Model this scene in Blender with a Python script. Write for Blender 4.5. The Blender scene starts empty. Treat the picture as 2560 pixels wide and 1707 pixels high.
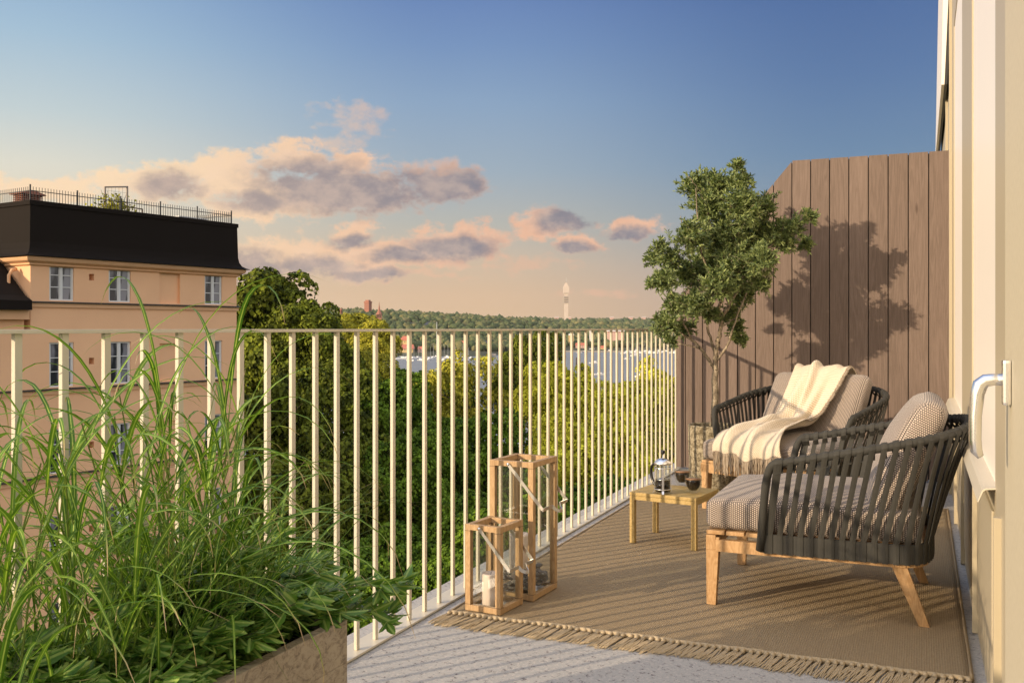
import bpy, bmesh, math, random
import numpy as np
from mathutils import Vector, Matrix, Euler
from math import sin, cos, pi, radians, sqrt, atan2
random.seed(7); rng = np.random.default_rng(7)
scene = bpy.context.scene
COL = scene.collection

# ------------------------------------------------------------------ camera
H = 1.12                      # eye height above the balcony slab (z = 0)
TH = radians(23.05)           # camera turned left of the balcony's long axis (+Y)
FP = 2405.0; HY = 821.0       # focal length and horizon in photo pixels (2560 wide), used to measure where things stand
cam_d = bpy.data.cameras.new("camera"); cam = bpy.data.objects.new("camera", cam_d); COL.objects.link(cam)
cam.location = (0, 0, H); cam.rotation_euler = (pi/2, 0, TH)
cam_d.sensor_width = 36; cam_d.lens = FP/2560*36; cam_d.shift_y = -(853.5-HY)/2560
cam_d.clip_start = 0.02; cam_d.clip_end = 30000
scene.camera = cam

# ------------------------------------------------------------------ light
SUN_AZ = radians(35.5); SUN_EL = radians(14.8)       # light travels towards azimuth SUN_AZ (from +Y to +X)
sun_d = bpy.data.lights.new("sun", 'SUN'); sun = bpy.data.objects.new("sun", sun_d); COL.objects.link(sun)
sun_d.energy = 4.6; sun_d.angle = radians(0.6); sun_d.color = (1.0, 0.79, 0.55)
sdir = Vector((sin(SUN_AZ)*cos(SUN_EL), cos(SUN_AZ)*cos(SUN_EL), -sin(SUN_EL)))
sun.rotation_euler = sdir.to_track_quat('-Z', 'Y').to_euler()
scene.view_settings.view_transform = 'Standard'; scene.view_settings.look = 'None'
scene.view_settings.exposure = 0.0; scene.view_settings.gamma = 1.0
scene.cycles.max_bounces = 8; scene.cycles.diffuse_bounces = 3; scene.cycles.glossy_bounces = 3
scene.cycles.transparent_max_bounces = 16; scene.cycles.transmission_bounces = 6; scene.cycles.volume_bounces = 0
scene.cycles.caustics_reflective = False; scene.cycles.caustics_refractive = False
scene.cycles.use_denoising = True
scene.cycles.sample_clamp_indirect = 6

def s2l(r, g, b):
    f = lambda c: (c/255/12.92) if c/255 <= .04045 else ((c/255+.055)/1.055)**2.4
    return (f(r), f(g), f(b), 1)

# ------------------------------------------------------------------ node helpers
class NT:
    def __init__(s, tree): s.t = tree; s.n = tree.nodes; s.l = tree.links
    def new(s, typ, **kw):
        nd = s.n.new(typ)
        for k, v in kw.items():
            setattr(nd, k, v)
        return nd
    def put(s, sock, v):
        if hasattr(v, 'node'): s.l.new(v, sock)
        elif v is not None: sock.default_value = v
    def math(s, op, a, b=None, c=None, clamp=False):
        nd = s.new('ShaderNodeMath', operation=op); nd.use_clamp = clamp
        s.put(nd.inputs[0], a); s.put(nd.inputs[1], b); s.put(nd.inputs[2], c)
        return nd.outputs[0]
    def vmath(s, op, a, b=None, scale=None):
        nd = s.new('ShaderNodeVectorMath', operation=op)
        s.put(nd.inputs[0], a); s.put(nd.inputs[1], b)
        if scale is not None: s.put(nd.inputs['Scale'], scale)
        return nd.outputs['Value'] if op in ('LENGTH', 'DOT_PRODUCT', 'DISTANCE') else nd.outputs[0]
    def mix(s, f, a, b, mode='MIX'):
        nd = s.new('ShaderNodeMix', data_type='RGBA', blend_type=mode)
        s.put(nd.inputs[0], f); s.put(nd.inputs[6], a); s.put(nd.inputs[7], b)
        return nd.outputs[2]
    def ramp(s, f, stops, interp='LINEAR'):
        nd = s.new('ShaderNodeValToRGB'); cr = nd.color_ramp; cr.interpolation = interp
        while len(cr.elements) < len(stops): cr.elements.new(0.5)
        for e, (p, c) in zip(cr.elements, stops):
            e.position = p; e.color = c if len(c) == 4 else (*c, 1)
        s.put(nd.inputs[0], f); return nd.outputs[0]
    def smooth(s, v, a, b):
        nd = s.new('ShaderNodeMapRange', interpolation_type='SMOOTHSTEP')
        s.put(nd.inputs[0], v); nd.inputs[1].default_value = a; nd.inputs[2].default_value = b
        return nd.outputs[0]
    def noise(s, vec, scale=5, detail=3, rough=.5, dist=0, out=0):
        nd = s.new('ShaderNodeTexNoise'); s.put(nd.inputs['Vector'], vec)
        nd.inputs['Scale'].default_value = scale; nd.inputs['Detail'].default_value = detail
        nd.inputs['Roughness'].default_value = rough; nd.inputs['Distortion'].default_value = dist
        return nd.outputs[out]
    def mapping(s, vec, scale=(1, 1, 1), loc=(0, 0, 0), rot=(0, 0, 0)):
        nd = s.new('ShaderNodeMapping'); s.put(nd.inputs[0], vec)
        nd.inputs[1].default_value = loc; nd.inputs[2].default_value = rot; nd.inputs[3].default_value = scale
        return nd.outputs[0]
    def bump(s, h, strength=.3, dist=.01):
        nd = s.new('ShaderNodeBump'); s.put(nd.inputs['Height'], h)
        nd.inputs['Strength'].default_value = strength; nd.inputs['Distance'].default_value = dist
        return nd.outputs[0]

def px_dir(x, y):
    """world direction of a photo pixel (used to find the compass direction of clouds and far things)"""
    u = (x-1280)/FP; v = -(y-HY)/FP
    d = Vector((-sin(TH)+u*cos(TH), cos(TH)+u*sin(TH), v)); return d
def px_azel(x, y):
    d = px_dir(x, y); return atan2(d.x, d.y), atan2(d.z, sqrt(d.x*d.x+d.y*d.y))
def at(x, y, depth):
    """world point at a distance along the view axis"""
    return Vector((0, 0, H)) + px_dir(x, y)*depth
def on_ground(x, y, z=0.0):
    d = px_dir(x, y); k = (z-H)/d.z; return Vector((0, 0, H))+d*k

# ------------------------------------------------------------------ sky
world = bpy.data.worlds.new("World"); scene.world = world; world.use_nodes = True
W = NT(world.node_tree); W.n.clear()
tc = W.new('ShaderNodeTexCoord'); D = tc.outputs['Generated']
sep = W.new('ShaderNodeSeparateXYZ'); W.l.new(D, sep.inputs[0])
X, Y, Z = sep.outputs
az = W.math('ARCTAN2', X, Y)
el = W.math('ARCSINE', Z)
# clear sky: colour by height, three columns blended by compass direction (brighter and warmer towards the left)
P = lambda y: px_azel(1280, y)[1]
E0, E1 = -0.02, P(-10)
def col(stops):
    return W.ramp(W.math('MULTIPLY', W.math('SUBTRACT', el, E0), 1/(0.62-E0), clamp=True),
        [(max(0, (P(y)-E0)/(0.62-E0)), s2l(*c)) for y, c in stops])
left = col([(800, (240, 205, 165)), (660, (240, 212, 178)), (560, (238, 222, 195)), (450, (228, 224, 208)), (330, (200, 213, 215)), (150, (168, 196, 217)), (0, (146, 178, 212)), (-300, (120, 150, 200))])
mid = col([(815, (228, 192, 152)), (740, (224, 188, 152)), (660, (212, 188, 163)), (560, (186, 184, 176)), (430, (160, 176, 190)), (260, (140, 166, 196)), (110, (118, 148, 192)), (-10, (104, 134, 186)), (-300, (88, 120, 180))])
right = col([(810, (186, 160, 142)), (740, (172, 154, 146)), (650, (146, 148, 154)), (540, (126, 145, 163)), (400, (104, 134, 168)), (220, (88, 119, 165)), (50, (77, 108, 160)), (-40, (68, 98, 155)), (-300, (60, 90, 150))])
aL, aM, aR = px_azel(0, 500)[0], px_azel(1150, 500)[0], px_azel(2150, 500)[0]
sky = W.mix(W.smooth(az, aL, aM), left, mid)
sky = W.mix(W.smooth(az, aM, aR), sky, right)
# physical sky for the rest of the dome
nis = W.new('ShaderNodeTexSky', sky_type='NISHITA'); nis.sun_disc = False
nis.sun_elevation = SUN_EL; nis.sun_rotation = SUN_AZ + pi; nis.dust_density = 2.0; nis.air_density = 1.0
nisc = W.vmath('SCALE', nis.outputs[0], scale=0.12)
sky = W.mix(0.08, sky, nisc)
# warm glare around the low sun, far behind the camera's left shoulder
sd = W.vmath('DOT_PRODUCT', D, tuple(-sdir))
glow = W.math('POWER', W.math('MAXIMUM', sd, 0.0), 2.5)
sky = W.mix(1.0, sky, W.vmath('SCALE', (1.0, .80, .56), scale=W.math('MULTIPLY', glow, 1.7)), 'ADD')
# fill glow added to the unseen sky at right, to lift the shaded facade
east_fill = W.math('POWER', W.math('MAXIMUM', W.vmath('DOT_PRODUCT', D, (.93, -.25, .27)), 0.0), 2.0)
sky = W.mix(1.0, sky, W.vmath('SCALE', (.95, .86, .72), scale=W.math('MULTIPLY', east_fill, 1.1)), 'ADD')
up = W.smooth(el, 0.45, 1.2)  # upper dome brightened above the view, as extra fill
sky = W.mix(1.0, sky, W.vmath('SCALE', (.42, .46, .52), scale=up), 'ADD')
# clouds
cv = W.new('ShaderNodeCombineXYZ'); W.l.new(az, cv.inputs[0]); W.l.new(el, cv.inputs[1]); cv = cv.outputs[0]
warp = W.vmath('SUBTRACT', W.noise(cv, 26, 4, .62, out=1), (.5, .5, .5))
wv = W.vmath('MULTIPLY_ADD', warp, (.030, .022, 0)); 
wn = wv.node; W.put(wn.inputs[2], cv)
def blobs(lst, vec):
    acc = None
    for x, y, rx, ry in lst:
        rx *= .93; ry *= .90
        a, e = px_azel(x, y); a1, _ = px_azel(x+rx, y); _, e1 = px_azel(x, y-ry)
        d = W.vmath('SUBTRACT', vec, (a, e, 0)); d = W.vmath('MULTIPLY', d, (1/(a1-a), 1/(e1-e), 0))
        v = W.math('SUBTRACT', 1.0, W.vmath('LENGTH', d))
        acc = v if acc is None else W.math('MAXIMUM', acc, v)
    return acc
CL = [(900, 470, 260, 75), (700, 480, 200, 80), (560, 440, 130, 70), (740, 395, 110, 60), (390, 455, 140, 60), (110, 470, 190, 36), (1120, 465, 150, 45), (650, 520, 130, 40),
      (885, 585, 85, 38), (1290, 570, 0.1, .1), (760, 640, 180, 66), (650, 680, 100, 70), (980, 635, 160, 46), (1150, 605, 150, 56), (1365, 560, 105, 50), (1445, 610, 80, 32), (1570, 572, 95, 34), (930, 685, 120, 30), (870, 420, 130, 50)]
CORE = [(880, 480, 250, 66), (1085, 462, 190, 60), (760, 440, 130, 60), (650, 500, 110, 35), (420, 465, 90, 40), (1420, 550, 90, 40), (880, 600, 70, 22), (1130, 620, 120, 35), (640, 670, 90, 50), (780, 670, 120, 35), (1560, 585, 80, 20), (1440, 622, 60, 20), (930, 690, 90, 20), (1010, 640, 100, 22)]
sh = blobs(CL, wv); cr = blobs(CORE, wv)
n1 = W.noise(W.mapping(cv, (1, 1.5, 1)), 18, 10, .66)
n2 = W.noise(W.mapping(cv, (1, 1.5, 1), loc=(3.1, 1.7, 0)), 42, 7, .6)
dens = W.math('ADD', W.math('ADD', sh, W.math('MULTIPLY', W.math('SUBTRACT', n1, .5), 2.0)), W.math('MULTIPLY', W.math('SUBTRACT', n2, .5), 1.6))
cmask = W.smooth(dens, -.16, .38)
wisp = blobs([(890, 300, 120, 70), (860, 350, 110, 60), (1300, 660, 220, 30), (1500, 735, 150, 14), (1100, 690, 110, 16), (1210, 660, 160, 18), (1080, 415, 160, 30)], wv)
wmask = W.math('MULTIPLY', W.smooth(W.math('ADD', wisp, W.math('MULTIPLY', W.math('SUBTRACT', n2, .5), 3.0)), 0.10, 1.0), .45)
shade = W.smooth(W.math('ADD', W.math('ADD', cr, W.math('MULTIPLY', W.math('SUBTRACT', n2, .5), .9)), W.math('MULTIPLY', W.math('SUBTRACT', n1, .5), .9)), -.48, .56)
azf = W.smooth(az, px_azel(250, 500)[0], px_azel(1300, 500)[0])
lit = W.mix(azf, s2l(254, 222, 182), s2l(236, 184, 152))
dark = W.mix(azf, s2l(178, 158, 150), s2l(134, 130, 141))
ccol = W.mix(shade, lit, dark)
ccol = W.mix(W.smooth(W.math('SUBTRACT', n1, n2), -.22, .3), ccol, W.mix(.35, ccol, s2l(250, 215, 188)))
sky = W.mix(W.math('MULTIPLY', cmask, .93), sky, ccol)
sky = W.mix(wmask, sky, lit)
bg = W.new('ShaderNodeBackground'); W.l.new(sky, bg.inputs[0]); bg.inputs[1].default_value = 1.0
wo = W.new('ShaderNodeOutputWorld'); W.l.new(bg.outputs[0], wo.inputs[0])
world.cycles.sampling_method = 'MANUAL'; world.cycles.sample_map_resolution = 1024

# ------------------------------------------------------------------ materials
def material(name):
    m = bpy.data.materials.new(name); m.use_nodes = True; t = NT(m.node_tree); t.n.clear()
    o = t.new('ShaderNodeOutputMaterial'); t.out = o
    return m, t
def finish(t, bsdf): t.l.new(bsdf, t.out.inputs[0])
def principled(t, color, rough=.5, metal=0, normal=None, spec=.5, **kw):
    p = t.new('ShaderNodeBsdfPrincipled')
    t.put(p.inputs['Base Color'], color); t.put(p.inputs['Roughness'], rough); p.inputs['Metallic'].default_value = metal
    p.inputs['Specular IOR Level'].default_value = spec
    if normal is not None: t.l.new(normal, p.inputs['Normal'])
    for k, v in kw.items(): t.put(p.inputs[k.replace('_', ' ')], v)
    return p.outputs[0]
def obj_co(t): return t.new('ShaderNodeTexCoord').outputs['Object']
def uv_co(t): return t.new('ShaderNodeTexCoord').outputs['UV']
def rnd_island(t): return t.new('ShaderNodeNewGeometry').outputs['Random Per Island']
def simple(name, c, rough=.5, metal=0, var=.12, nscale=8, bump=.0, bscale=60, spec=.5):
    m, t = material(name); co = obj_co(t)
    n = t.noise(co, nscale, 4)
    c = (*c[:3], 1)
    colr = t.mix(t.math('MULTIPLY', n, 1.0), tuple(x*(1-var) for x in c[:3])+(1,), tuple(min(1, x*(1+var)) for x in c[:3])+(1,))
    nm = t.bump(t.noise(co, bscale, 5), bump, .004) if bump else None
    finish(t, principled(t, colr, rough, metal, nm, spec)); return m

M = {}
M['cream_metal'] = simple('cream_metal', (.64, .585, .455), .38, 0, .04, 3, .04, 200)
M['wall_metal'] = simple('wall_metal', (.46, .395, .27), .42, 0, .03, 2, .05, 120)
M['white_panel'] = simple('white_panel', (.95, .88, .77), .35, 0, .02, 2)
M['sill_metal'] = simple('sill_metal', (.62, .56, .44), .35, 0, .04, 4)
M['black_metal'] = simple('black_metal', (.02, .02, .02), .45, 0, .2)
M['chrome'] = simple('chrome', (.90, .88, .85), .26, 1, .02)
M['brushed_steel'] = simple('brushed_steel', (.72, .70, .66), .28, 1, .08, 40)
M['dark_gap'] = simple('dark_gap', (.02, .018, .016), .9)

# door plaster / leather-look textured leaf
m, t = material('door_coating'); co = obj_co(t)
n = t.noise(t.mapping(co, (1, 1, .35)), 260, 3)
finish(t, principled(t, t.mix(n, (.46, .40, .27, 1), (.64, .57, .42, 1)), .55, 0, t.bump(n, .35, .002))); M['door_coating'] = m

# concrete slab with dark and pale specks
m, t = material('terrace_concrete'); co = obj_co(t)
v = t.new('ShaderNodeTexVoronoi'); v.inputs['Scale'].default_value = 150; t.l.new(t.vmath('ADD', co, t.vmath('SCALE', t.noise(co, 60, 2, out=1), scale=.02)), v.inputs[0])
n = t.noise(co, 90, 6, .7); nb = t.noise(co, 3, 4)
base = t.mix(nb, (.37, .365, .34, 1), (.47, .455, .42, 1))
base = t.mix(t.smooth(n, .50, .60), base, (.54, .50, .45, 1))
base = t.mix(t.smooth(t.noise(t.mapping(co, (1, 1, 1), rot=(0, 0, .4)), 40, 7, .85), .545, .60), base, (.13, .11, .11, 1))
finish(t, principled(t, base, .85, 0, t.bump(n, .25, .003))); M['terrace_concrete'] = m

# planter: brown weathered fibre concrete
m, t = material('planter_stone'); co = obj_co(t)
n = t.noise(t.mapping(co, (1, 1, 1.6)), 38, 9, .78, .8); nb = t.noise(co, 6, 5)
base = t.mix(nb, (.32, .26, .175, 1), (.50, .42, .30, 1)); base = t.mix(t.smooth(n, .36, .56), t.mix(.6, base, (.08, .05, .03, 1)), base)
finish(t, principled(t, base, .9, 0, t.bump(n, .6, .006))); M['planter_stone'] = m
m, t = material('pot_stone'); co = obj_co(t)
n = t.noise(co, 45, 8, .72, .4); nb = t.noise(co, 7, 5)
base = t.mix(nb, (.34, .28, .18, 1), (.48, .42, .29, 1)); base = t.mix(t.smooth(n, .40, .60), (.13, .10, .055, 1), base)
finish(t, principled(t, base, .9, 0, t.bump(n, .9, .012))); M['pot_stone'] = m
M['soil'] = simple('soil', (.035, .025, .018), .95, 0, .5, 60, .8, 90)

# sisal rug
m, t = material('rug_weave'); co = obj_co(t)
w1 = t.new('ShaderNodeTexWave', wave_type='BANDS', bands_direction='Y'); w1.inputs['Scale'].default_value = 26; w1.inputs['Distortion'].default_value = 1.2; w1.inputs['Detail'].default_value = 2; w1.inputs['Detail Scale'].default_value = 8
t.l.new(co, w1.inputs[0])
w2 = t.new('ShaderNodeTexWave', wave_type='BANDS', bands_direction='X'); w2.inputs['Scale'].default_value = 40; w2.inputs['Distortion'].default_value = 3.0; w2.inputs['Detail'].default_value = 2; w2.inputs['Detail Scale'].default_value = 10
t.l.new(co, w2.inputs[0])
h = t.math('MULTIPLY', t.math('ADD', w1.outputs[1], w2.outputs[1]), .5)
n = t.noise(co, 130, 4, .7); nb = t.noise(co, 2.5, 4)
base = t.mix(n, (.24, .18, .10, 1), (.76, .59, .36, 1)); base = t.mix(t.math('MULTIPLY', h, .6), t.mix(.6, base, (.16, .11, .06, 1)), base)
base = t.mix(t.math('MULTIPLY', nb, .35), base, (.40, .30, .19, 1))
finish(t, principled(t, base, .95, 0, t.bump(t.math('ADD', h, t.math('MULTIPLY', n, .9)), .75, .006), .2)); M['rug_weave'] = m
m, t = material('rug_yarn'); co = obj_co(t)
n = t.noise(co, 160, 4, .7)
finish(t, principled(t, t.mix(n, (.34, .26, .15, 1), (.62, .50, .33, 1)), .95, 0, t.bump(n, .5, .003), .2)); M['rug_yarn'] = m

# timber
def timber(name, c0, c1, knot=True, grain=(9, 9, .9), rough=.55, islands=True, dark=(.05, .03, .02, 1), bump=.15, contrast=1.0):
    m, t = material(name); co = obj_co(t)
    if islands:
        r = rnd_island(t)
        off = t.new('ShaderNodeCombineXYZ'); t.put(off.inputs[0], t.math('MULTIPLY', r, 37.0)); t.put(off.inputs[1], t.math('MULTIPLY', r, 11.3)); t.put(off.inputs[2], t.math('MULTIPLY', r, 5.7))
        cc = t.vmath('ADD', co, off.outputs[0])
    else: cc = co; r = None
    mp = t.mapping(cc, grain)
    nz = t.noise(mp, 1.6, 3, .5, .6)
    rings = t.math('FRACT', t.math('MULTIPLY', nz, 9.0))
    rings = t.math('ABSOLUTE', t.math('SUBTRACT', rings, .5))
    fine = t.noise(t.mapping(cc, tuple(g*7 for g in grain)), 3, 4, .65)
    f = t.math('ADD', t.math('MULTIPLY', rings, 1.0*contrast), t.math('MULTIPLY', t.math('SUBTRACT', fine, .5), .9), clamp=True)
    base = t.mix(f, c0, c1)
    if r is not None:
        base = t.mix(t.math('MULTIPLY', r, .45), base, t.mix(1.0, base, (.62, .60, .58, 1), 'MULTIPLY'))
    if knot:
        kv = t.new('ShaderNodeTexVoronoi'); kv.inputs['Scale'].default_value = 1; t.l.new(t.mapping(cc, (5.0, 5.0, 1.3)), kv.inputs[0])
        base = t.mix(t.math('SUBTRACT', 1.0, t.smooth(kv.outputs[0], .035, .10)), base, dark)
    finish(t, principled(t, base, rough, 0, t.bump(f, bump, .003), .3)); return m
M['fence_wood'] = timber('fence_wood', (.17, .125, .10, 1), (.29, .215, .18, 1), True, (13, 13, .6), .7, contrast=.8)
M['teak'] = timber('teak', (.46, .27, .12, 1), (.70, .47, .25, 1), False, (12, 12, 3), .5, dark=(.2, .1, .04, 1), bump=.08)
M['table_wood'] = timber('table_wood', (.46, .32, .11, 1), (.66, .49, .22, 1), False, (10, 30, 10), .5, bump=.08)
M['lantern_wood'] = timber('lantern_wood', (.46, .29, .14, 1), (.68, .48, .27, 1), False, (20, 20, 3), .5, bump=.06)

# chair fabrics and straps
def weave(name, c_hi, c_lo, pitch=.0075, frac=.5, stripes=None, bump=.8, rough=.95):
    m, t = material(name); uv = uv_co(t)
    sp = t.new('ShaderNodeSeparateXYZ'); t.l.new(uv, sp.inputs[0])
    row = t.math('FLOOR', t.math('DIVIDE', sp.outputs[1], pitch))
    u = t.math('ADD', t.math('DIVIDE', sp.outputs[0], pitch), t.math('MULTIPLY', t.math('MODULO', row, 2.0), .5))
    a = t.math('ABSOLUTE', t.math('SINE', t.math('MULTIPLY', u, pi)))
    b = t.math('ABSOLUTE', t.math('SINE', t.math('MULTIPLY', t.math('DIVIDE', sp.outputs[1], pitch), pi)))
    hgt = t.math('MULTIPLY', a, b)
    n = t.noise(uv, 900, 2); nb = t.noise(uv, 9, 3)
    base = t.mix(t.smooth(t.math('ADD', hgt, t.math('MULTIPLY', t.math('SUBTRACT', n, .5), .35)), frac-.28, frac+.1), c_lo, c_hi)
    base = t.mix(t.math('MULTIPLY', nb, .25), base, t.mix(1.0, base, (.72, .7, .68, 1), 'MULTIPLY'))
    finish(t, principled(t, base, rough, 0, t.bump(hgt, bump, .002), .2, Sheen_Weight=.2)); return m
M['taupe_weave'] = weave('taupe_weave', (.56, .465, .385, 1), (.075, .06, .05, 1), .0080, .50)
M['throw_wool'] = weave('throw_wool', (.86, .77, .62, 1), (.56, .44, .29, 1), .0115, .45, bump=1.0)
m, t = material('throw_fringe_wool'); n = t.noise(obj_co(t), 120, 3); r = rnd_island(t)
finish(t, principled(t, t.mix(r, (.40, .33, .25, 1), (.20, .155, .11, 1)), .95, 0, t.bump(n, .5, .003), .2)); M['throw_fringe_wool'] = m
m, t = material('strap'); co = obj_co(t); n = t.noise(co, 420, 3, .7); r = rnd_island(t)
finish(t, principled(t, t.mix(t.math('ADD', t.math('MULTIPLY', n, .6), t.math('MULTIPLY', r, .4)), (.024, .024, .021, 1), (.068, .065, .056, 1)), .8, 0, t.bump(n, .5, .002), .3)); M['strap'] = m

# thin glass
def thin_glass(name, tint=(1, 1, 1, 1), rough=.02, ior=1.45, extra=0.02):
    m, t = material(name)
    g = t.new('ShaderNodeNewGeometry'); c = t.math('ABSOLUTE', t.vmath('DOT_PRODUCT', g.outputs['Normal'], g.outputs['Incoming']))
    f0 = ((ior-1)/(ior+1))**2; fv = t.math('MULTIPLY_ADD', t.math('POWER', t.math('SUBTRACT', 1.0, c), 5.0), 1-f0, f0)
    tr = t.new('ShaderNodeBsdfTransparent'); tr.inputs[0].default_value = tint
    gl = t.new('ShaderNodeBsdfGlossy'); gl.inputs['Roughness'].default_value = rough
    mx = t.new('ShaderNodeMixShader'); t.put(mx.inputs[0], t.math('ADD', fv, extra, clamp=True)); t.l.new(tr.outputs[0], mx.inputs[1]); t.l.new(gl.outputs[0], mx.inputs[2])
    finish(t, mx.outputs[0]); return m
M['clear_glass'] = thin_glass('clear_glass', (.97, .98, .97, 1))
M['cup_glass'] = thin_glass('cup_glass', (.95, .96, .95, 1), .01, 1.45, .0)
M['coffee'] = simple('coffee', (.012, .006, .004), .06, 0, .2)
M['crema'] = simple('crema', (.34, .17, .075), .5, 0, .25, 200)
M['candle_wax'] = simple('candle_wax', (.82, .68, .58), .45, 0, .03); 
M['wick'] = simple('wick', (.03, .025, .02), .9)
M['pebble'] = simple('pebble', (.15, .15, .155), .55, 0, .35, 12, .2, 80)
M['black_plastic'] = simple('black_plastic', (.015, .015, .016), .25)

# vegetation
def leafmat(name, c0, c1, tr=.35, rough=.5, stripe=None, tip=None, hue=None, clump=None, sp_=.35):
    m, t = material(name); r = rnd_island(t)
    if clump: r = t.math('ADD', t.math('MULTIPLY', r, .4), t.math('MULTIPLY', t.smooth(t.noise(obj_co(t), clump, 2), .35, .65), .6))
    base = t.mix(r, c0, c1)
    if stripe is not None or tip is not None:
        sp = t.new('ShaderNodeSeparateXYZ'); t.l.new(uv_co(t), sp.inputs[0])
    if stripe is not None:
        a = t.math('ABSOLUTE', t.math('SUBTRACT', sp.outputs[0], .5))
        lo, hi, sc = stripe
        base = t.mix(t.math('SUBTRACT', 1.0, t.smooth(t.math('ABSOLUTE', t.math('SUBTRACT', a, lo)), hi*.4, hi)), base, sc)
    if tip is not None:
        base = t.mix(t.smooth(sp.outputs[1], .86, .97), base, tip)
    if hue is not None:
        base = t.mix(t.math('MULTIPLY', t.noise(obj_co(t), hue[0], 2), hue[1]), base, hue[2])
    p = principled(t, base, rough, 0, None, .08 if clump else .35)
    tl = t.new('ShaderNodeBsdfTranslucent'); t.put(tl.inputs[0], t.mix(1.0, base, (1.0, 1.15, .45, 1), 'MULTIPLY'))
    mx = t.new('ShaderNodeMixShader'); mx.inputs[0].default_value = tr; t.l.new(p, mx.inputs[1]); t.l.new(tl.outputs[0], mx.inputs[2])
    finish(t, mx.outputs[0]); return m
M['grass_blade'] = leafmat('grass_blade', (.08, .19, .02, 1), (.22, .36, .04, 1), .35, .45, (0.0, .14, (.55, .66, .14, 1)), (.60, .42, .24, 1))
M['grass_thin'] = leafmat('grass_thin', (.09, .18, .03, 1), (.24, .31, .06, 1), .3, .5, None, (.40, .28, .15, 1))
M['nandina_leaf'] = leafmat('nandina_leaf', (.07, .17, .03, 1), (.18, .32, .05, 1), .25, .35, (0.0, .16, (.36, .48, .12, 1)))
M['olive_leaf'] = leafmat('olive_leaf', (.055, .095, .038, 1), (.34, .40, .145, 1), .18, .45)
M['stem'] = simple('stem', (.10, .13, .04), .7)
M['twig'] = simple('twig', (.16, .10, .055), .8)
m, t = material('olive_bark'); co = obj_co(t); n = t.noise(t.mapping(co, (1, 1, .45)), 42, 7, .7, 1.0)
finish(t, principled(t, t.ramp(n, [(.35, (.09, .075, .055, 1)), (.5, (.26, .21, .15, 1)), (.62, (.50, .42, .30, 1))]), .9, 0, t.bump(n, .8, .01), .2)); M['olive_bark'] = m
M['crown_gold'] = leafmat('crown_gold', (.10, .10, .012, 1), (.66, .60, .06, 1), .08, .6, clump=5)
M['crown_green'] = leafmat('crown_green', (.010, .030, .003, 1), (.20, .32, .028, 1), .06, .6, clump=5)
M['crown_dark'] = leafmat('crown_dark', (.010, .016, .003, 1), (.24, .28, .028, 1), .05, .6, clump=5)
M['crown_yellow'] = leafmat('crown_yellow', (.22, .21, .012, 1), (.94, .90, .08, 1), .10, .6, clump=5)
M['bark'] = simple('bark', (.075, .055, .038), .9, 0, .3, 4, .6, 12)
m, t = material('forest'); r = rnd_island(t); n = t.noise(obj_co(t), .35, 3, .7)
base = t.ramp(r, [(0, (.075, .10, .045, 1)), (.4, (.12, .145, .06, 1)), (.75, (.19, .19, .08, 1)), (1, (.27, .23, .10, 1))])
base = t.mix(t.smooth(n, .42, .6), t.mix(.45, base, (.03, .06, .025, 1)), base)
finish(t, principled(t, base, .9, 0, t.bump(n, 1.0, 2.0), .1)); M['forest'] = m
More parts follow.
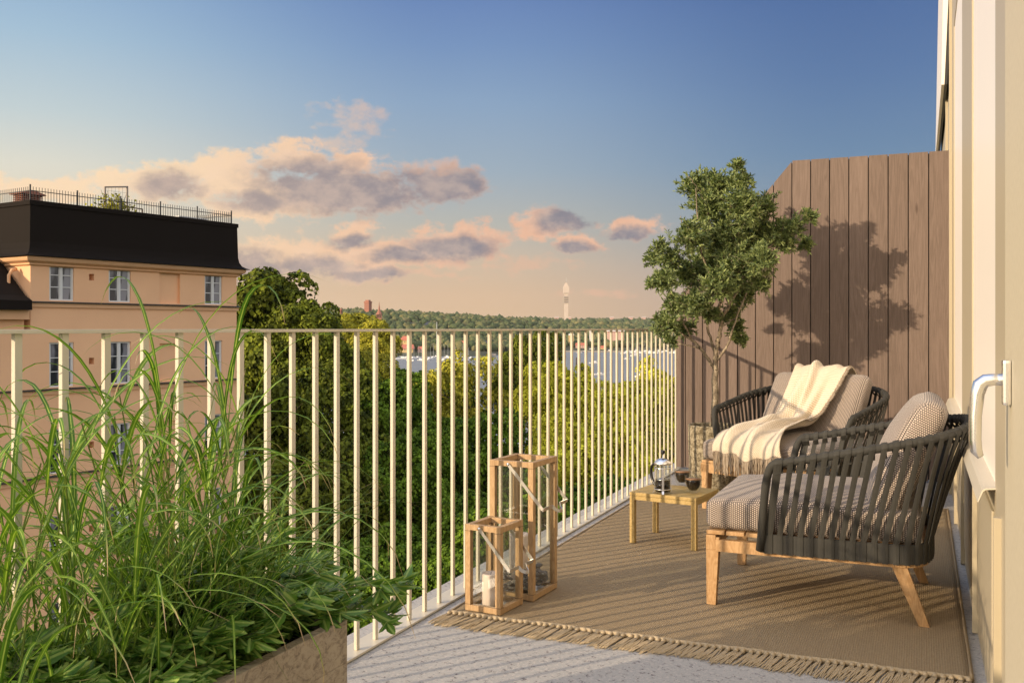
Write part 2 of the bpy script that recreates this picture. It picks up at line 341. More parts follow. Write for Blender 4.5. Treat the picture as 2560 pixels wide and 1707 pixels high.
# ------------------------------------------------------------------ object helpers
def tag(o, label=None, cat=None, group=None, kind=None):
    if label: o['label'] = label
    if cat: o['category'] = cat
    if group: o['group'] = group
    if kind: o['kind'] = kind
    return o
def link(o, parent=None):
    COL.objects.link(o)
    if parent is not None: o.parent = parent
    return o
def empty(name, loc=(0, 0, 0), rz=0.0, label=None, cat=None, group=None):
    o = bpy.data.objects.new(name, None); o.location = loc; o.rotation_euler = (0, 0, rz); o.empty_display_size = .1
    link(o); return tag(o, label, cat, group)
def smooth_shade(me, flag=True):
    me.polygons.foreach_set('use_smooth', [flag]*len(me.polygons))
class MB:
    """collects shapes into one mesh"""
    def __init__(s): s.v = []; s.f = []; s.uv = []; s.sm = []
    def add(s, vs, fs, uvs=None, sm=False):
        b = len(s.v); s.v += [tuple(v) for v in vs]
        for i, f in enumerate(fs):
            s.f.append(tuple(b+k for k in f)); s.sm.append(sm)
            s.uv += (uvs[i] if uvs else [(0, 0)]*len(f))
        return s
    def box(s, a, b, bev=0.0):
        x0, y0, z0 = a; x1, y1, z1 = b
        if bev <= 0:
            vs = [(x0,y0,z0),(x1,y0,z0),(x1,y1,z0),(x0,y1,z0),(x0,y0,z1),(x1,y0,z1),(x1,y1,z1),(x0,y1,z1)]
            return s.add(vs, [(0,3,2,1),(4,5,6,7),(0,1,5,4),(1,2,6,5),(2,3,7,6),(3,0,4,7)])
        bm = bmesh.new(); bmesh.ops.create_cube(bm, size=1)
        for v in bm.verts: v.co = Vector(((x0+x1)/2+v.co.x*(x1-x0), (y0+y1)/2+v.co.y*(y1-y0), (z0+z1)/2+v.co.z*(z1-z0)))
        bmesh.ops.bevel(bm, geom=list(bm.edges), offset=bev, segments=2, affect='EDGES', profile=.7)
        s.bm(bm); bm.free(); return s
    def bm(s, bm, sm=False):
        bm.verts.ensure_lookup_table(); bm.verts.index_update()
        s.add([v.co for v in bm.verts], [[v.index for v in f.verts] for f in bm.faces], sm=sm)
    def bar(s, a, b, w, d, up=(0, 0, 1), bev=0.0):
        """rectangular bar from a to b; w along side, d along the other"""
        a = Vector(a); b = Vector(b); t = (b-a); L = t.length; t.normalize(); up = Vector(up)
        sd = t.cross(up)
        if sd.length < 1e-4: sd = t.cross(Vector((1, 0, 0)))
        sd.normalize(); u2 = sd.cross(t)
        m = MB(); m.box((-w/2, -d/2, 0), (w/2, d/2, L), bev)
        R = Matrix((sd, u2, t)).transposed()
        s.add([a + R @ Vector(v) for v in m.v], m.f); return s
    def tube(s, pts, rad, n=8, caps=True, sm=True, closed=False):
        pts = [Vector(p) for p in pts]; N = len(pts)
        if not hasattr(rad, '__len__'): rad = [rad]*N
        prev = None; rings = []
        for i, p in enumerate(pts):
            if closed: t = pts[(i+1) % N]-pts[i-1]
            else: t = pts[min(i+1, N-1)]-pts[max(i-1, 0)]
            t.normalize()
            if prev is None:
                q = t.orthogonal().normalized()
            else:
                q = prev - t*prev.dot(t); q = q.normalized() if q.length > 1e-6 else t.orthogonal().normalized()
            prev = q; w = t.cross(q)
            rings.append([p+(q*cos(2*pi*k/n)+w*sin(2*pi*k/n))*rad[i] for k in range(n)])
        vs = [v for r in rings for v in r]; fs = []
        M_ = N if closed else N-1
        for i in range(M_):
            j = (i+1) % N
            for k in range(n): fs.append((i*n+k, i*n+(k+1) % n, j*n+(k+1) % n, j*n+k))
        if caps and not closed:
            fs.append(tuple(range(n))[::-1]); fs.append(tuple((N-1)*n+k for k in range(n)))
        return s.add(vs, fs, sm=sm)
    def lathe(s, prof, n=32, loc=(0, 0, 0), sm=True):
        lx, ly, lz = loc; vs = []; fs = []
        for r, z in prof:
            for k in range(n): vs.append((lx+r*cos(2*pi*k/n), ly+r*sin(2*pi*k/n), lz+z))
        for i in range(len(prof)-1):
            for k in range(n): fs.append((i*n+k, i*n+(k+1) % n, (i+1)*n+(k+1) % n, (i+1)*n+k))
        if prof[0][0] > 1e-5: fs.append(tuple(range(n))[::-1])
        if prof[-1][0] > 1e-5: fs.append(tuple((len(prof)-1)*n+k for k in range(n)))
        return s.add(vs, fs, sm=sm)
    def prism(s, poly, d0, d1, axis='y', sm=False):
        """extrude polygon (pairs) along an axis"""
        def P3(p, d): return {'y': (p[0], d, p[1]), 'x': (d, p[0], p[1]), 'z': (p[0], p[1], d)}[axis]
        n = len(poly); vs = [P3(p, d0) for p in poly]+[P3(p, d1) for p in poly]
        fs = [tuple(range(n)), tuple(range(2*n-1, n-1, -1))]+[(k, k+n, (k+1) % n+n, (k+1) % n) for k in range(n)]
        return s.add(vs, fs, sm=sm)
    def mesh(s, name, mat=None, fix=True):
        me = bpy.data.meshes.new(name); me.from_pydata(s.v, [], s.f)
        me.polygons.foreach_set('use_smooth', s.sm)
        if any(u != (0, 0) for u in s.uv[:4000]):
            ul = me.uv_layers.new(name='UVMap'); ul.data.foreach_set('uv', [c for u in s.uv for c in u])
        if fix:
            bm = bmesh.new(); bm.from_mesh(me); bmesh.ops.recalc_face_normals(bm, faces=bm.faces); bm.to_mesh(me); bm.free()
        if mat is not None: me.materials.append(M[mat] if isinstance(mat, str) else mat)
        me.update(); return me
    def build(s, name, mat, parent=None, loc=None, rot=None, fix=True):
        o = bpy.data.objects.new(name, s.mesh(name, mat, fix))
        if loc is not None: o.location = loc
        if rot is not None: o.rotation_euler = rot
        return link(o, parent)
def np_mesh(name, V, F, mat, UV=None, smooth=False):
    """big mesh from numpy: V (n,3), F (m,k)"""
    me = bpy.data.meshes.new(name); V = np.asarray(V, np.float32); F = np.asarray(F, np.int32)
    me.vertices.add(len(V)); me.vertices.foreach_set('co', V.ravel())
    k = F.shape[1]; me.loops.add(F.size); me.loops.foreach_set('vertex_index', F.ravel())
    me.polygons.add(len(F)); me.polygons.foreach_set('loop_start', np.arange(0, F.size, k, dtype=np.int32))
    me.polygons.foreach_set('loop_total', np.full(len(F), k, np.int32))
    if smooth: me.polygons.foreach_set('use_smooth', np.ones(len(F), bool))
    if UV is not None:
        ul = me.uv_layers.new(name='UVMap'); ul.data.foreach_set('uv', np.asarray(UV, np.float32).ravel())
    me.materials.append(M[mat] if isinstance(mat, str) else mat)
    me.update(calc_edges=True); me.validate(); return me
def np_obj(name, me, parent=None): return link(bpy.data.objects.new(name, me), parent)
def batch(tv, tf, R, T, S=None, tuv=None):
    """copies of a small template: R (N,3,3), T (N,3), S (N,) -> V,F,UV"""
    tv = np.asarray(tv, float); tf = np.asarray(tf); N = len(T)
    P_ = np.einsum('nij,vj->nvi', R, tv)
    if S is not None: P_ *= np.asarray(S)[:, None, None]
    P_ += np.asarray(T)[:, None, :]
    V = P_.reshape(-1, 3); F = (tf[None]+(np.arange(N)*len(tv))[:, None, None]).reshape(-1, tf.shape[1])
    UV = None
    if tuv is not None:
        UV = np.tile(np.asarray(tuv, float)[tf.ravel()], (N, 1))
    return V, F, UV
def frames_from(dirs, ups=None, twist=None):
    d = dirs/np.linalg.norm(dirs, axis=1, keepdims=True)
    if ups is None: ups = rng.normal(size=d.shape)
    x = np.cross(d, ups); x /= (np.linalg.norm(x, axis=1, keepdims=True)+1e-9); y = np.cross(d, x)
    return np.stack([x, d, y], axis=2)      # columns: side, along, normal
def copy_tree(o, parent=None):
    c = o.copy(); COL.objects.link(c)
    if parent is not None: c.parent = parent
    for ch in o.children: copy_tree(ch, c)
    return c
def bez(p0, p1, p2, p3, n):
    out = []
    for i in range(n+1):
        t = i/n; a = (1-t)**3; b = 3*(1-t)**2*t; c = 3*(1-t)*t*t; d = t**3
        out.append(Vector(p0)*a+Vector(p1)*b+Vector(p2)*c+Vector(p3)*d)
    return out

# ================================================================== SETTING: terrace slab
sl = MB(); sl.box((-1.93, -2.2, -.30), (1.2, 7.9, 0.0), .004)
tag(sl.build('terrace_floor', 'terrace_concrete'), kind='structure')

# ================================================================== RAILING
RX = -1.79   # inner face of the bars
rail = empty('balcony_railing', (RX, 0, 0), 0, 'cream painted metal railing of thin upright bars along the open edge of the balcony', 'railing')
yA, yB = -1.6, 7.56
MB().box((-.060, yA, .003), (.028, yB, .011), .002).build('base_plate', 'cream_metal', rail)
MB().box((-.038, yA, H-.0115), (.010, yB, H-.002), .0015).build('top_rail', 'cream_metal', rail)
bar_me = MB().box((-.0115, -.0095, .0112), (0, .0095, H-.0117), .0015).mesh('baluster', 'cream_metal')
SP = .06898*1.79; y0 = .830*1.79
k = -22
while y0+k*SP < yB:
    y = y0+k*SP+.006
    if y > yA:
        o = bpy.data.objects.new('baluster', bar_me); o.location = (0, y, 0); link(o, rail)
    k += 1

# ================================================================== PRIVACY SCREEN at the end
FY = 7.60; fl, fr_, ft = -1.815, .186, 2.40
scr = empty('wooden_privacy_screen', ((fl+fr_)/2, FY, 0), 0, 'tall brown wooden board screen closing the far end of the balcony behind the potted tree', 'privacy screen')
cx = (fl+fr_)/2; mb = MB(); pw = .137; xr = fr_
def top_at(x): return ft if x >= -.906 else ft-(-.906-x)*1.175
while xr > fl+.01:
    xl = max(xr-pw, fl); g = .0035
    a, b = xl+g, xr-g
    ta, tb = top_at(a), top_at(b)
    poly = [(a-cx, .012), (b-cx, .012), (b-cx, tb)]
    if a < -.906 < b: poly.append((-.906-cx, ft))
    poly.append((a-cx, ta))
    m2 = MB(); m2.prism(poly, 0, .022, 'y')
    mb.add(m2.v, m2.f)
    xr = xl
mb.build('boards', 'fence_wood', scr)
bk = MB(); bk.prism([(fl-cx+.01, .02), (fr_-cx-.004, .02), (fr_-cx-.004, ft-.01), (-.906-cx, ft-.01), (fl-cx+.01, top_at(fl)-.01)], .0235, .055, 'y')
bk.build('backing', 'dark_gap', scr)

# ================================================================== HOUSE WALL on the right
hw = empty('apartment_house', (.19, 4.0, 0), 0, 'cream metal clad house wall with tall pale window panels, right of the balcony', 'house')
WX = .0   # local x of the cladding face
ZT = 4.6
def wbox(name, x0, x1, ya, yb, z0, z1, mat, bev=0.0, parent=hw):
    return MB().box((x0, ya-4.0, z0), (x1, yb-4.0, z1), bev).build(name, mat, parent)
wins = [(3.00, 4.35, .68), (5.38, 6.76, .68)]
body = MB()
ed = [1.9, 3.00, 4.35, 5.38, 6.76, 11.0]
body.box((0, 1.9-4, -.6), (.5, 3.00-4, ZT)); body.box((0, 4.35-4, -.6), (.5, 5.38-4, ZT)); body.box((0, 6.76-4, -.6), (.5, 11.0-4, ZT))
for a, b, zs in wins:
    body.box((0.001, a-4, -.6), (.5, b-4, zs-.02)); body.box((.001, a-4, 3.05), (.5, b-4, ZT))
body.build('cladding', 'wall_metal', hw)
for a, b, zs in wins:
    wf = MB()
    wf.box((.006, a-4+.001, zs-.019), (.05, b-4-.001, 3.049))
    o = wf.build('window_panel', 'white_panel', hw)
    # sill with turned-down lip
    L = [(.02, zs-.002), (-.026, zs-.006), (-.034, zs-.012), (-.046, zs-.045), (-.0435, zs-.046), (-.0315, zs-.016), (-.024, zs-.010), (.02, zs-.006)]
    s_ = MB(); s_.prism(L, a-4-.012, b-4+.012, 'y'); s_.build('window_sill', 'sill_metal', hw)
for yy in (2.78, 3.91, 5.03, 6.05, 7.12, 8.2):
    z1 = .63 if yy < 7 else ZT
    wbox('rib', -.018, .002, yy, yy+.022, .004, z1, 'wall_metal', .001)
# shallow pressed panels below the sills
for a, b in ((3.0, 3.9), (3.95, 5.02), (5.07, 6.04), (6.1, 7.1)):
    wbox('base_panel', -.006, .001, a+.06, b-.06, .10, .60, 'wall_metal', .003)
# roof slab edge that leans over, with gutter
MB().prism([(-.055, 2.9), (-.035, 2.9), (.05, 4.9), (-.02, 4.9)], 3.7, 7.0, 'y').build('eaves_board', 'white_panel', hw)
MB().prism([(-.033, 2.9), (-.016, 2.9), (.075, 4.9), (.055, 4.9)], 3.702, 6.9, 'y').build('gutter', 'black_metal', hw)
# ---- open balcony door
dr = empty('balcony_door', (.125, 1.75, 0), 0, 'cream balcony door leaf standing open at the right edge of the view, with a chrome handle', 'door')
MB().box((0, -.95, .03), (.055, 0, 2.35), .003).build('door_leaf', 'door_coating', dr)
MB().box((-.004, -.93, .12), (-.0005, -.205, 2.25), .001).build('glazing_frame', 'door_coating', dr)
hd = MB(); zc = H-.082
hd.box((-.012, -.126, zc-.034), (-.0005, -.092, zc+.034), .004)
ho = hd.build('handle_plate', 'chrome', dr)
hv = MB(); yy = -.108; zt = zc+.006
zt = zc+.004
K_ = .76
pth = [(-.010, yy, zt), (-.030, yy, zt), (-.045, yy, zt-.002), (-.055, yy, zt-.009), (-.060, yy, zt-.025), (-.064, yy, zt-.06), (-.0645, yy, zt-.10), (-.062, yy, zt-.118), (-.054, yy, zt-.128)]
pth = [(a*K_, b, zt+(c-zt)*.93) for a, b, c in pth]
hv.tube(pth, [.009, .009, .010, .0112, .0102, .0094, .0092, .0088, .005], 16)
hv.build('lever', 'chrome', dr)

# ================================================================== RUG
rug = empty('rug', (-.775, 4.93, 0), 0, 'large beige woven outdoor rug with a knotted fringe along its near edge', 'rug')
x0, x1, ya, yb = -1.70, .148, 3.36, 6.50
bm = bmesh.new(); nx, ny = 60, 100
g = [[bm.verts.new((x0+(x1-x0)*i/nx+.775, (ya if j == 0 else ya+(yb-ya)*j/ny)+.004*sin(i*.55)*(j < 3)-4.93, .0125+.0015*sin(i*.31+j*.2)*sin(j*.17))) for i in range(nx+1)] for j in range(ny+1)]
for j in range(ny):
    for i in range(nx): bm.faces.new((g[j][i], g[j][i+1], g[j+1][i+1], g[j+1][i]))
edge = [e for e in bm.edges if e.is_boundary]
r_ = bmesh.ops.extrude_edge_only(bm, edges=edge)
for v in [q for q in r_['geom'] if isinstance(q, bmesh.types.BMVert)]: v.co.z = .001
mb = MB(); mb.bm(bm, True); bm.free(); mb.build('rug_body', 'rug_weave', rug)
hem = MB()
hem.tube([(x0+.775+(x1-x0)*i/90, ya-4.93+.002+.004*sin(i*.55*60/90), .0135) for i in range(91)], [.0085+.0012*sin(i*2.1) for i in range(91)], 8); hem.build('hem', 'rug_yarn', rug)
for sx in (x0, x1):
    MB().tube([(sx+.775, ya-4.93+.01+(yb-ya-.02)*i/60, .0100) for i in range(61)], .0070, 6).build('edge_binding', 'rug_weave', rug)
fr = MB(); n_t = 74
for i in range(n_t):
    bx = x0+.775+.01+(x1-x0-.02)*i/(n_t-1)+random.uniform(-.003, .003); by = ya-4.93-.010
    fr.tube([(bx, by+.016, .012), (bx, by+.006, .015), (bx, by-.004, .0135), (bx, by-.012, .009)], [.005, .0085, .0085, .005], 7)
    ang = radians(random.gauss(-16, 3)) ; L = random.uniform(.105, .135)
    for k in range(8):
        a2 = ang+radians(random.uniform(-5, 5)); off = (k-3.5)*.0019; cvt = random.uniform(-.006, .006)
        ll = L*random.uniform(.88, 1.05)
        p = []
        for q in range(6):
            s = q/5; w = .9+.9*s
            p.append((bx+off*w+sin(a2)*ll*s+cvt*sin(pi*s), by-.010-cos(a2)*ll*s, .0095*(1-s)**1.2+.0035+.0012*((k+q) % 2)))
        fr.tube(p, [.0024, .0026, .0025, .0023, .0020, .0010], 5)
fr.build('fringe', 'rug_yarn', rug)
# ================================================================== LANTERNS
def lantern(name, label, loc, rz, w, d, h, cat='lantern'):
    t = empty(name, loc, rz, label, cat); p = .0235
    fm = 'lantern_wood'; hw_, hd_ = w/2, d/2
    for sx in (-1, 1):
        for sy in (-1, 1):
            x, y = sx*(hw_-p/2), sy*(hd_-p/2)
            MB().box((x-p/2, y-p/2, 0), (x+p/2, y+p/2, h), .0015).build('post', fm, t)
    for z in (0, h-p):
        for sy in (-1, 1):
            y = sy*(hd_-p/2); e = .0008
            MB().box((-hw_+p, y-p/2+e, z+e), (hw_-p, y+p/2-e, z+p-e), .001).build('frame_rail', fm, t)
        for sx in (-1, 1):
            x = sx*(hw_-p/2); e = .0008
            MB().box((x-p/2+e, -hd_+p, z+e), (x+p/2-e, hd_-p, z+p-e), .001).build('frame_rail', fm, t)
    # dark joint marks at the corners (finger joints)
    for sx in (-1, 1):
        for z in (p+.001, h-p-.003):
            for sy in (-1, 1):
                x, y = sx*(hw_-p/2), sy*(hd_-p/2)
                MB().box((x-p/2-.0006, y-p/2-.0006, z), (x+p/2+.0006, y+p/2+.0006, z+.0018)).build('corner_joint', 'twig', t)
    MB().box((-hw_+p+.0005, -hd_+p+.0005, .004), (hw_-p-.0005, hd_-p-.0005, .012)).build('base_plate', 'brushed_steel', t)
    e = .0015
    for sy in (-1, 1): MB().box((-hw_+p, sy*(hd_-p/2)-e, p), (hw_-p, sy*(hd_-p/2)+e, h-p)).build('glass_pane', 'clear_glass', t)
    for sx in (-1, 1): MB().box((sx*(hw_-p/2)-e, -hd_+p, p), (sx*(hw_-p/2)+e, hd_-p, h-p)).build('glass_pane', 'clear_glass', t)
    # strap handle hanging over the right side
    hh = MB(); L = min(.62*h, .20) if h < .45 else .235
    zt = h-p*.55
    ax = -.012
    ang = radians(48)
    ex, ez = ax+L*cos(ang), zt-L*sin(ang)
    for sy in (-1, 1):
        y = sy*(hd_+.004)
        hh.bar((ax, y, zt), (ex, y, ez), .0035, .013, (1, 0, 1))
    # cross piece with a hook bend in the middle
    cp = [(ex, -hd_-.004, ez), (ex+.003, -hd_*.30, ez+.002), (ex+.012, -hd_*.22, ez-.012), (ex+.026, -hd_*.1, ez-.02), (ex+.032, 0, ez-.018), (ex+.026, hd_*.1, ez-.02), (ex+.012, hd_*.22, ez-.012), (ex+.003, hd_*.30, ez+.002), (ex, hd_+.004, ez)]
    for a, b in zip(cp[:-1], cp[1:]): hh.bar(a, b, .0035, .013, (0, 0, 1))
    ho = hh.build('handle', 'brushed_steel', t)
    for sy in (-1, 1): MB().tube([(ax, sy*(hd_+.002), zt), (ax, sy*(hd_+.009), zt)], .006, 12).build('screw', 'chrome', ho)
    return t
RZ = .0142
small_c = on_ground(1228, 1500, RZ); 
lantern('small_lantern', 'shorter of two wooden candle lanterns with a hanging metal strap handle, on the rug corner', (-1.562, 3.492, RZ+.001), radians(-6), .160, .185, .338)
lantern('tall_lantern', 'taller wooden candle lantern with grey pebbles inside, standing behind the shorter one', (-1.538, 3.742, RZ+.001), radians(-4), .200, .235, .562)
def candle(loc, r, h, label):
    t = empty('candle', loc, random.random(), label, 'candle')
    MB().lathe([(0, 0), (r*.97, 0), (r, .004), (r, h-.006), (r*.93, h), (r*.80, h-.004), (r*.55, h-.010), (0, h-.012)], 40).build('wax', 'candle_wax', t)
    MB().tube([(0, 0, h-.013), (.001, 0, h-.004), (.003, .001, h+.003)], .0012, 6).build('wick', 'wick', t)
candle((-1.572, 3.478, RZ+.0135), .036, .125, 'pale pillar candle standing inside the shorter lantern')
candle((-1.565, 3.76, RZ+.0135), .044, .225, 'tall pale pillar candle among the pebbles of the taller lantern')
# pebbles
pm = []
for q in range(4):
    bm = bmesh.new(); bmesh.ops.create_icosphere(bm, subdivisions=2, radius=1)
    for v in bm.verts:
        n = v.co.copy(); v.co = Vector((n.x*(1+.12*sin(3*n.y+q)), n.y*(.72+.1*cos(2*n.x+q)), n.z*(.42+.05*sin(2*n.x))))
    mb = MB(); mb.bm(bm, True); bm.free(); pm.append(mb.mesh('pebble', 'pebble'))
rp = random.Random(5)
Rz = Matrix.Rotation(radians(-4), 3, 'Z')
for q in range(120):
    u, v = rp.uniform(-.066, .066), rp.uniform(-.084, .084)
    if (u+.027)**2+(v-.018)**2 < .056**2: continue
    z = .0135+.010+abs(rp.gauss(0, .030))+ (.03 if u > 0 else 0)*rp.random()
    z = min(z, .10)
    o = bpy.data.objects.new('pebble', pm[q % 4]); s = rp.uniform(.015, .022)
    p = Rz @ Vector((u, v, 0)); o.location = (-1.538+p.x, 3.742+p.y, RZ+z); o.scale = (s, s, s); o.rotation_euler = (rp.uniform(-.7, .7), rp.uniform(-.7, .7), rp.uniform(0, 6))
    link(o); tag(o, 'dark grey pebble in the heap round the candle of the taller lantern', 'pebble', 'pebbles inside the taller lantern')

# ================================================================== SIDE TABLE
TX, TY, TRZ = -1.186, 4.948, radians(-8.5)
tb = empty('side_table', (TX, TY, RZ), TRZ, 'small low wooden side table holding the coffee press and two cups', 'table')
tw, td, thh = .362, .325, .262
top = MB()
for i in range(4):
    a = -td/2+td*i/4; top.box((-tw/2, a+.0003, thh-.016), (tw/2, a+td/4-.0003, thh), .0012)
top.build('table_top', 'table_wood', tb)
ap = MB(); lg = .026
for sy in (-1, 1): ap.box((-tw/2+lg+.001, sy*(td/2-.010)-.008, thh-.038), (tw/2-lg-.001, sy*(td/2-.010)+.008, thh-.0175))
for sx in (-1, 1): ap.box((sx*(tw/2-.010)-.008, -td/2+lg+.001, thh-.038), (sx*(tw/2-.010)+.008, td/2-lg-.001, thh-.0175))
ap.build('apron', 'table_wood', tb)
for sx in (-1, 1):
    for sy in (-1, 1):
        x, y = sx*(tw/2-lg/2-.001), sy*(td/2-lg/2-.001)
        MB().box((x-lg/2, y-lg/2, 0), (x+lg/2, y+lg/2, thh-.0175), .001).build('leg', 'table_wood', tb)
TZ = RZ+thh+.0005
# ---- french press
fp = empty('coffee_press', tuple(on_ground(1657, 1232, TZ)), radians(150), 'glass coffee press with chrome frame, half full of coffee, on the side table', 'coffee press')
MB().lathe([(.0325, .004), (.0325, .135), (.034, .140), (.0335, .1405), (.0315, .136), (.0312, .006), (0, .006)], 40).build('glass_beaker', 'cup_glass', fp)
MB().lathe([(0, .0075), (.0303, .0075), (.0306, .062), (0, .062)], 40).build('coffee', 'coffee', fp)
fr_ = MB()
for q in range(4):
    a = q*pi/2+pi/4; c, s = cos(a), sin(a)
    pts = [(.043, .0005), (.040, .006), (.0355, .014), (.0352, .10), (.0352, .122)]
    m2 = MB()
    for (r0, z0), (r1, z1) in zip(pts[:-1], pts[1:]): m2.bar((r0*c, r0*s, z0), (r1*c, r1*s, z1), .009, .0018, (c, s, 0))
    fr_.add(m2.v, m2.f)
fr_.tube([(.0348*cos(k*2*pi/40), .0348*sin(k*2*pi/40), .118) for k in range(40)], .0022, 6, closed=True)
fr_.tube([(.0348*cos(k*2*pi/40), .0348*sin(k*2*pi/40), .020) for k in range(40)], .0022, 6, closed=True)
fr_.build('metal_frame', 'chrome', fp)
MB().lathe([(.0365, .134), (.0372, .137), (.0365, .143), (.031, .152), (.020, .159), (.008, .162), (0, .1625)], 40).build('lid', 'chrome', fp)
pl = MB().tube([(0, 0, .06), (0, 0, .186)], .0018, 8).build('plunger_rod', 'chrome', fp)
MB().lathe([(0, .180), (.005, .181), (.0085, .187), (.0095, .193), (.007, .199), (0, .201)], 24).build('knob', 'black_plastic', fp)
MB().lathe([(0, .0625), (.030, .0625), (.0302, .0660), (.012, .0668), (.004, .074), (0, .074)], 32).build('filter_disc', 'chrome', fp)
hn = MB(); hn.tube(bez((.036, 0, .128), (.085, 0, .140), (.078, 0, .05), (.037, 0, .026), 18), [.0045]+[.0062]*17+[.004], 10); hn.build('handle', 'black_plastic', fp); fp.scale = (1.2, 1.2, 1.1)
def cup(px, py, label, rz):
    c = empty('coffee_cup', tuple(on_ground(px, py, TZ)), rz, label, 'cup')
    MB().lathe([(0, .001), (.019, .0008), (.026, .006), (.034, .022), (.0375, .042), (.0378, .060), (.0365, .071), (.0355, .0718), (.0352, .066), (.0335, .046), (.0285, .026), (.017, .0125), (0, .010)], 44).build('glass_wall', 'cup_glass', c)
    MB().lathe([(0, .0108), (.0165, .0133), (.0275, .0265), (.0325, .0455), (.0335, .0560), (0, .0560)], 44).build('coffee', 'coffee', c)
    MB().lathe([(0, .0562), (.0337, .0562), (.0339, .0590), (0, .0592)], 44).build('crema', 'crema', c)
    MB().tube(bez((.036, 0, .056), (.064, 0, .060), (.060, 0, .022), (.033, 0, .024), 14), .0032, 8).build('handle', 'cup_glass', c); c.scale = (1.16, 1.16, 1.25)
cup(1706, 1212, 'glass cup of black coffee standing behind the other cup on the side table', radians(20))
cup(1733, 1232, 'glass cup of black coffee at the front right of the side table', radians(10))

# ================================================================== LOUNGE CHAIRS  (local: front = -x, back = +x)
def cushion_mesh(L, Wd, T, r=.035, crown=.03, nx=26, ny=26, nz=8, name='seat_cushion', mat='taupe_weave', pinch=0.0, lump=.004):
    """rounded, crowned pad centred on origin; box-mapped UVs in metres"""
    mb = MB()
    faces = []
    def face(axis, sign, na, nb):
        vs = []; uv = []
        for j in range(nb+1):
            for i in range(na+1):
                a = -1+2*i/na; b = -1+2*j/nb
                p = [0, 0, 0]; p[axis] = sign; p[(axis+1) % 3] = a; p[(axis+2) % 3] = b
                h = [L/2, Wd/2, T/2]
                q = Vector((p[0]*h[0], p[1]*h[1], p[2]*h[2]))
                inner = Vector((max(-h[0]+r, min(h[0]-r, q.x)), max(-h[1]+r, min(h[1]-r, q.y)), max(-h[2]+r, min(h[2]-r, q.z))))
                dv = q-inner
                if dv.length > 1e-6: q = inner+dv.normalized()*r
                ex = (1-abs(p[0])**2.5)*(1-abs(p[1])**2.5)
                q.z += (1 if p[2] > 0 else -.35)*abs(p[2])*crown*ex
                sc = 1-pinch*(abs(p[0])**3)*(abs(p[1])**3)
                q.z *= sc if pinch else 1
                q.z += lump*sin(q.x*17+1)*sin(q.y*13+2)*ex
                vs.append(q); uv.append((q[(axis+1) % 3]+axis*.3, q[(axis+2) % 3]))
        fs = []; us = []
        for j in range(nb):
            for i in range(na):
                f = (j*(na+1)+i, j*(na+1)+i+1, (j+1)*(na+1)+i+1, (j+1)*(na+1)+i)
                if sign < 0: f = f[::-1]
                fs.append(f); us.append([uv[k] for k in f])
        mb.add(vs, fs, us, True)
    face(2, 1, nx, ny); face(2, -1, nx, ny); face(0, 1, ny, nz); face(0, -1, ny, nz); face(1, 1, nz, nx); face(1, -1, nz, nx)
    me = mb.mesh(name, mat, fix=False)
    bm = bmesh.new(); bm.from_mesh(me); bmesh.ops.remove_doubles(bm, verts=bm.verts, dist=1e-5); bmesh.ops.recalc_face_normals(bm, faces=bm.faces); bm.to_mesh(me); bm.free()
    return me
def u_path(xf, xs, xb, hy, n, cnt):
    """U-shaped plan path: straight sides from xf to xs, superelliptic back to xb; evenly spaced points"""
    pts = [(xf, -hy)]
    for i in range(201):
        a = -pi/2+pi*i/200
        pts.append((xs+(xb-xs)*abs(cos(a))**(2/n), hy*math.copysign(abs(sin(a))**(2/n), sin(a))))
    pts.append((xf, hy))
    ds = [0]
    for a, b in zip(pts[:-1], pts[1:]): ds.append(ds[-1]+sqrt((a[0]-b[0])**2+(a[1]-b[1])**2))
    out = []; j = 0
    for i in range(cnt):
        d = ds[-1]*i/(cnt-1)
        while j < len(ds)-2 and ds[j+1] < d: j += 1
        f = (d-ds[j])/max(1e-9, ds[j+1]-ds[j])
        out.append((pts[j][0]+(pts[j+1][0]-pts[j][0])*f, pts[j][1]+(pts[j+1][1]-pts[j][1])*f))
    return out
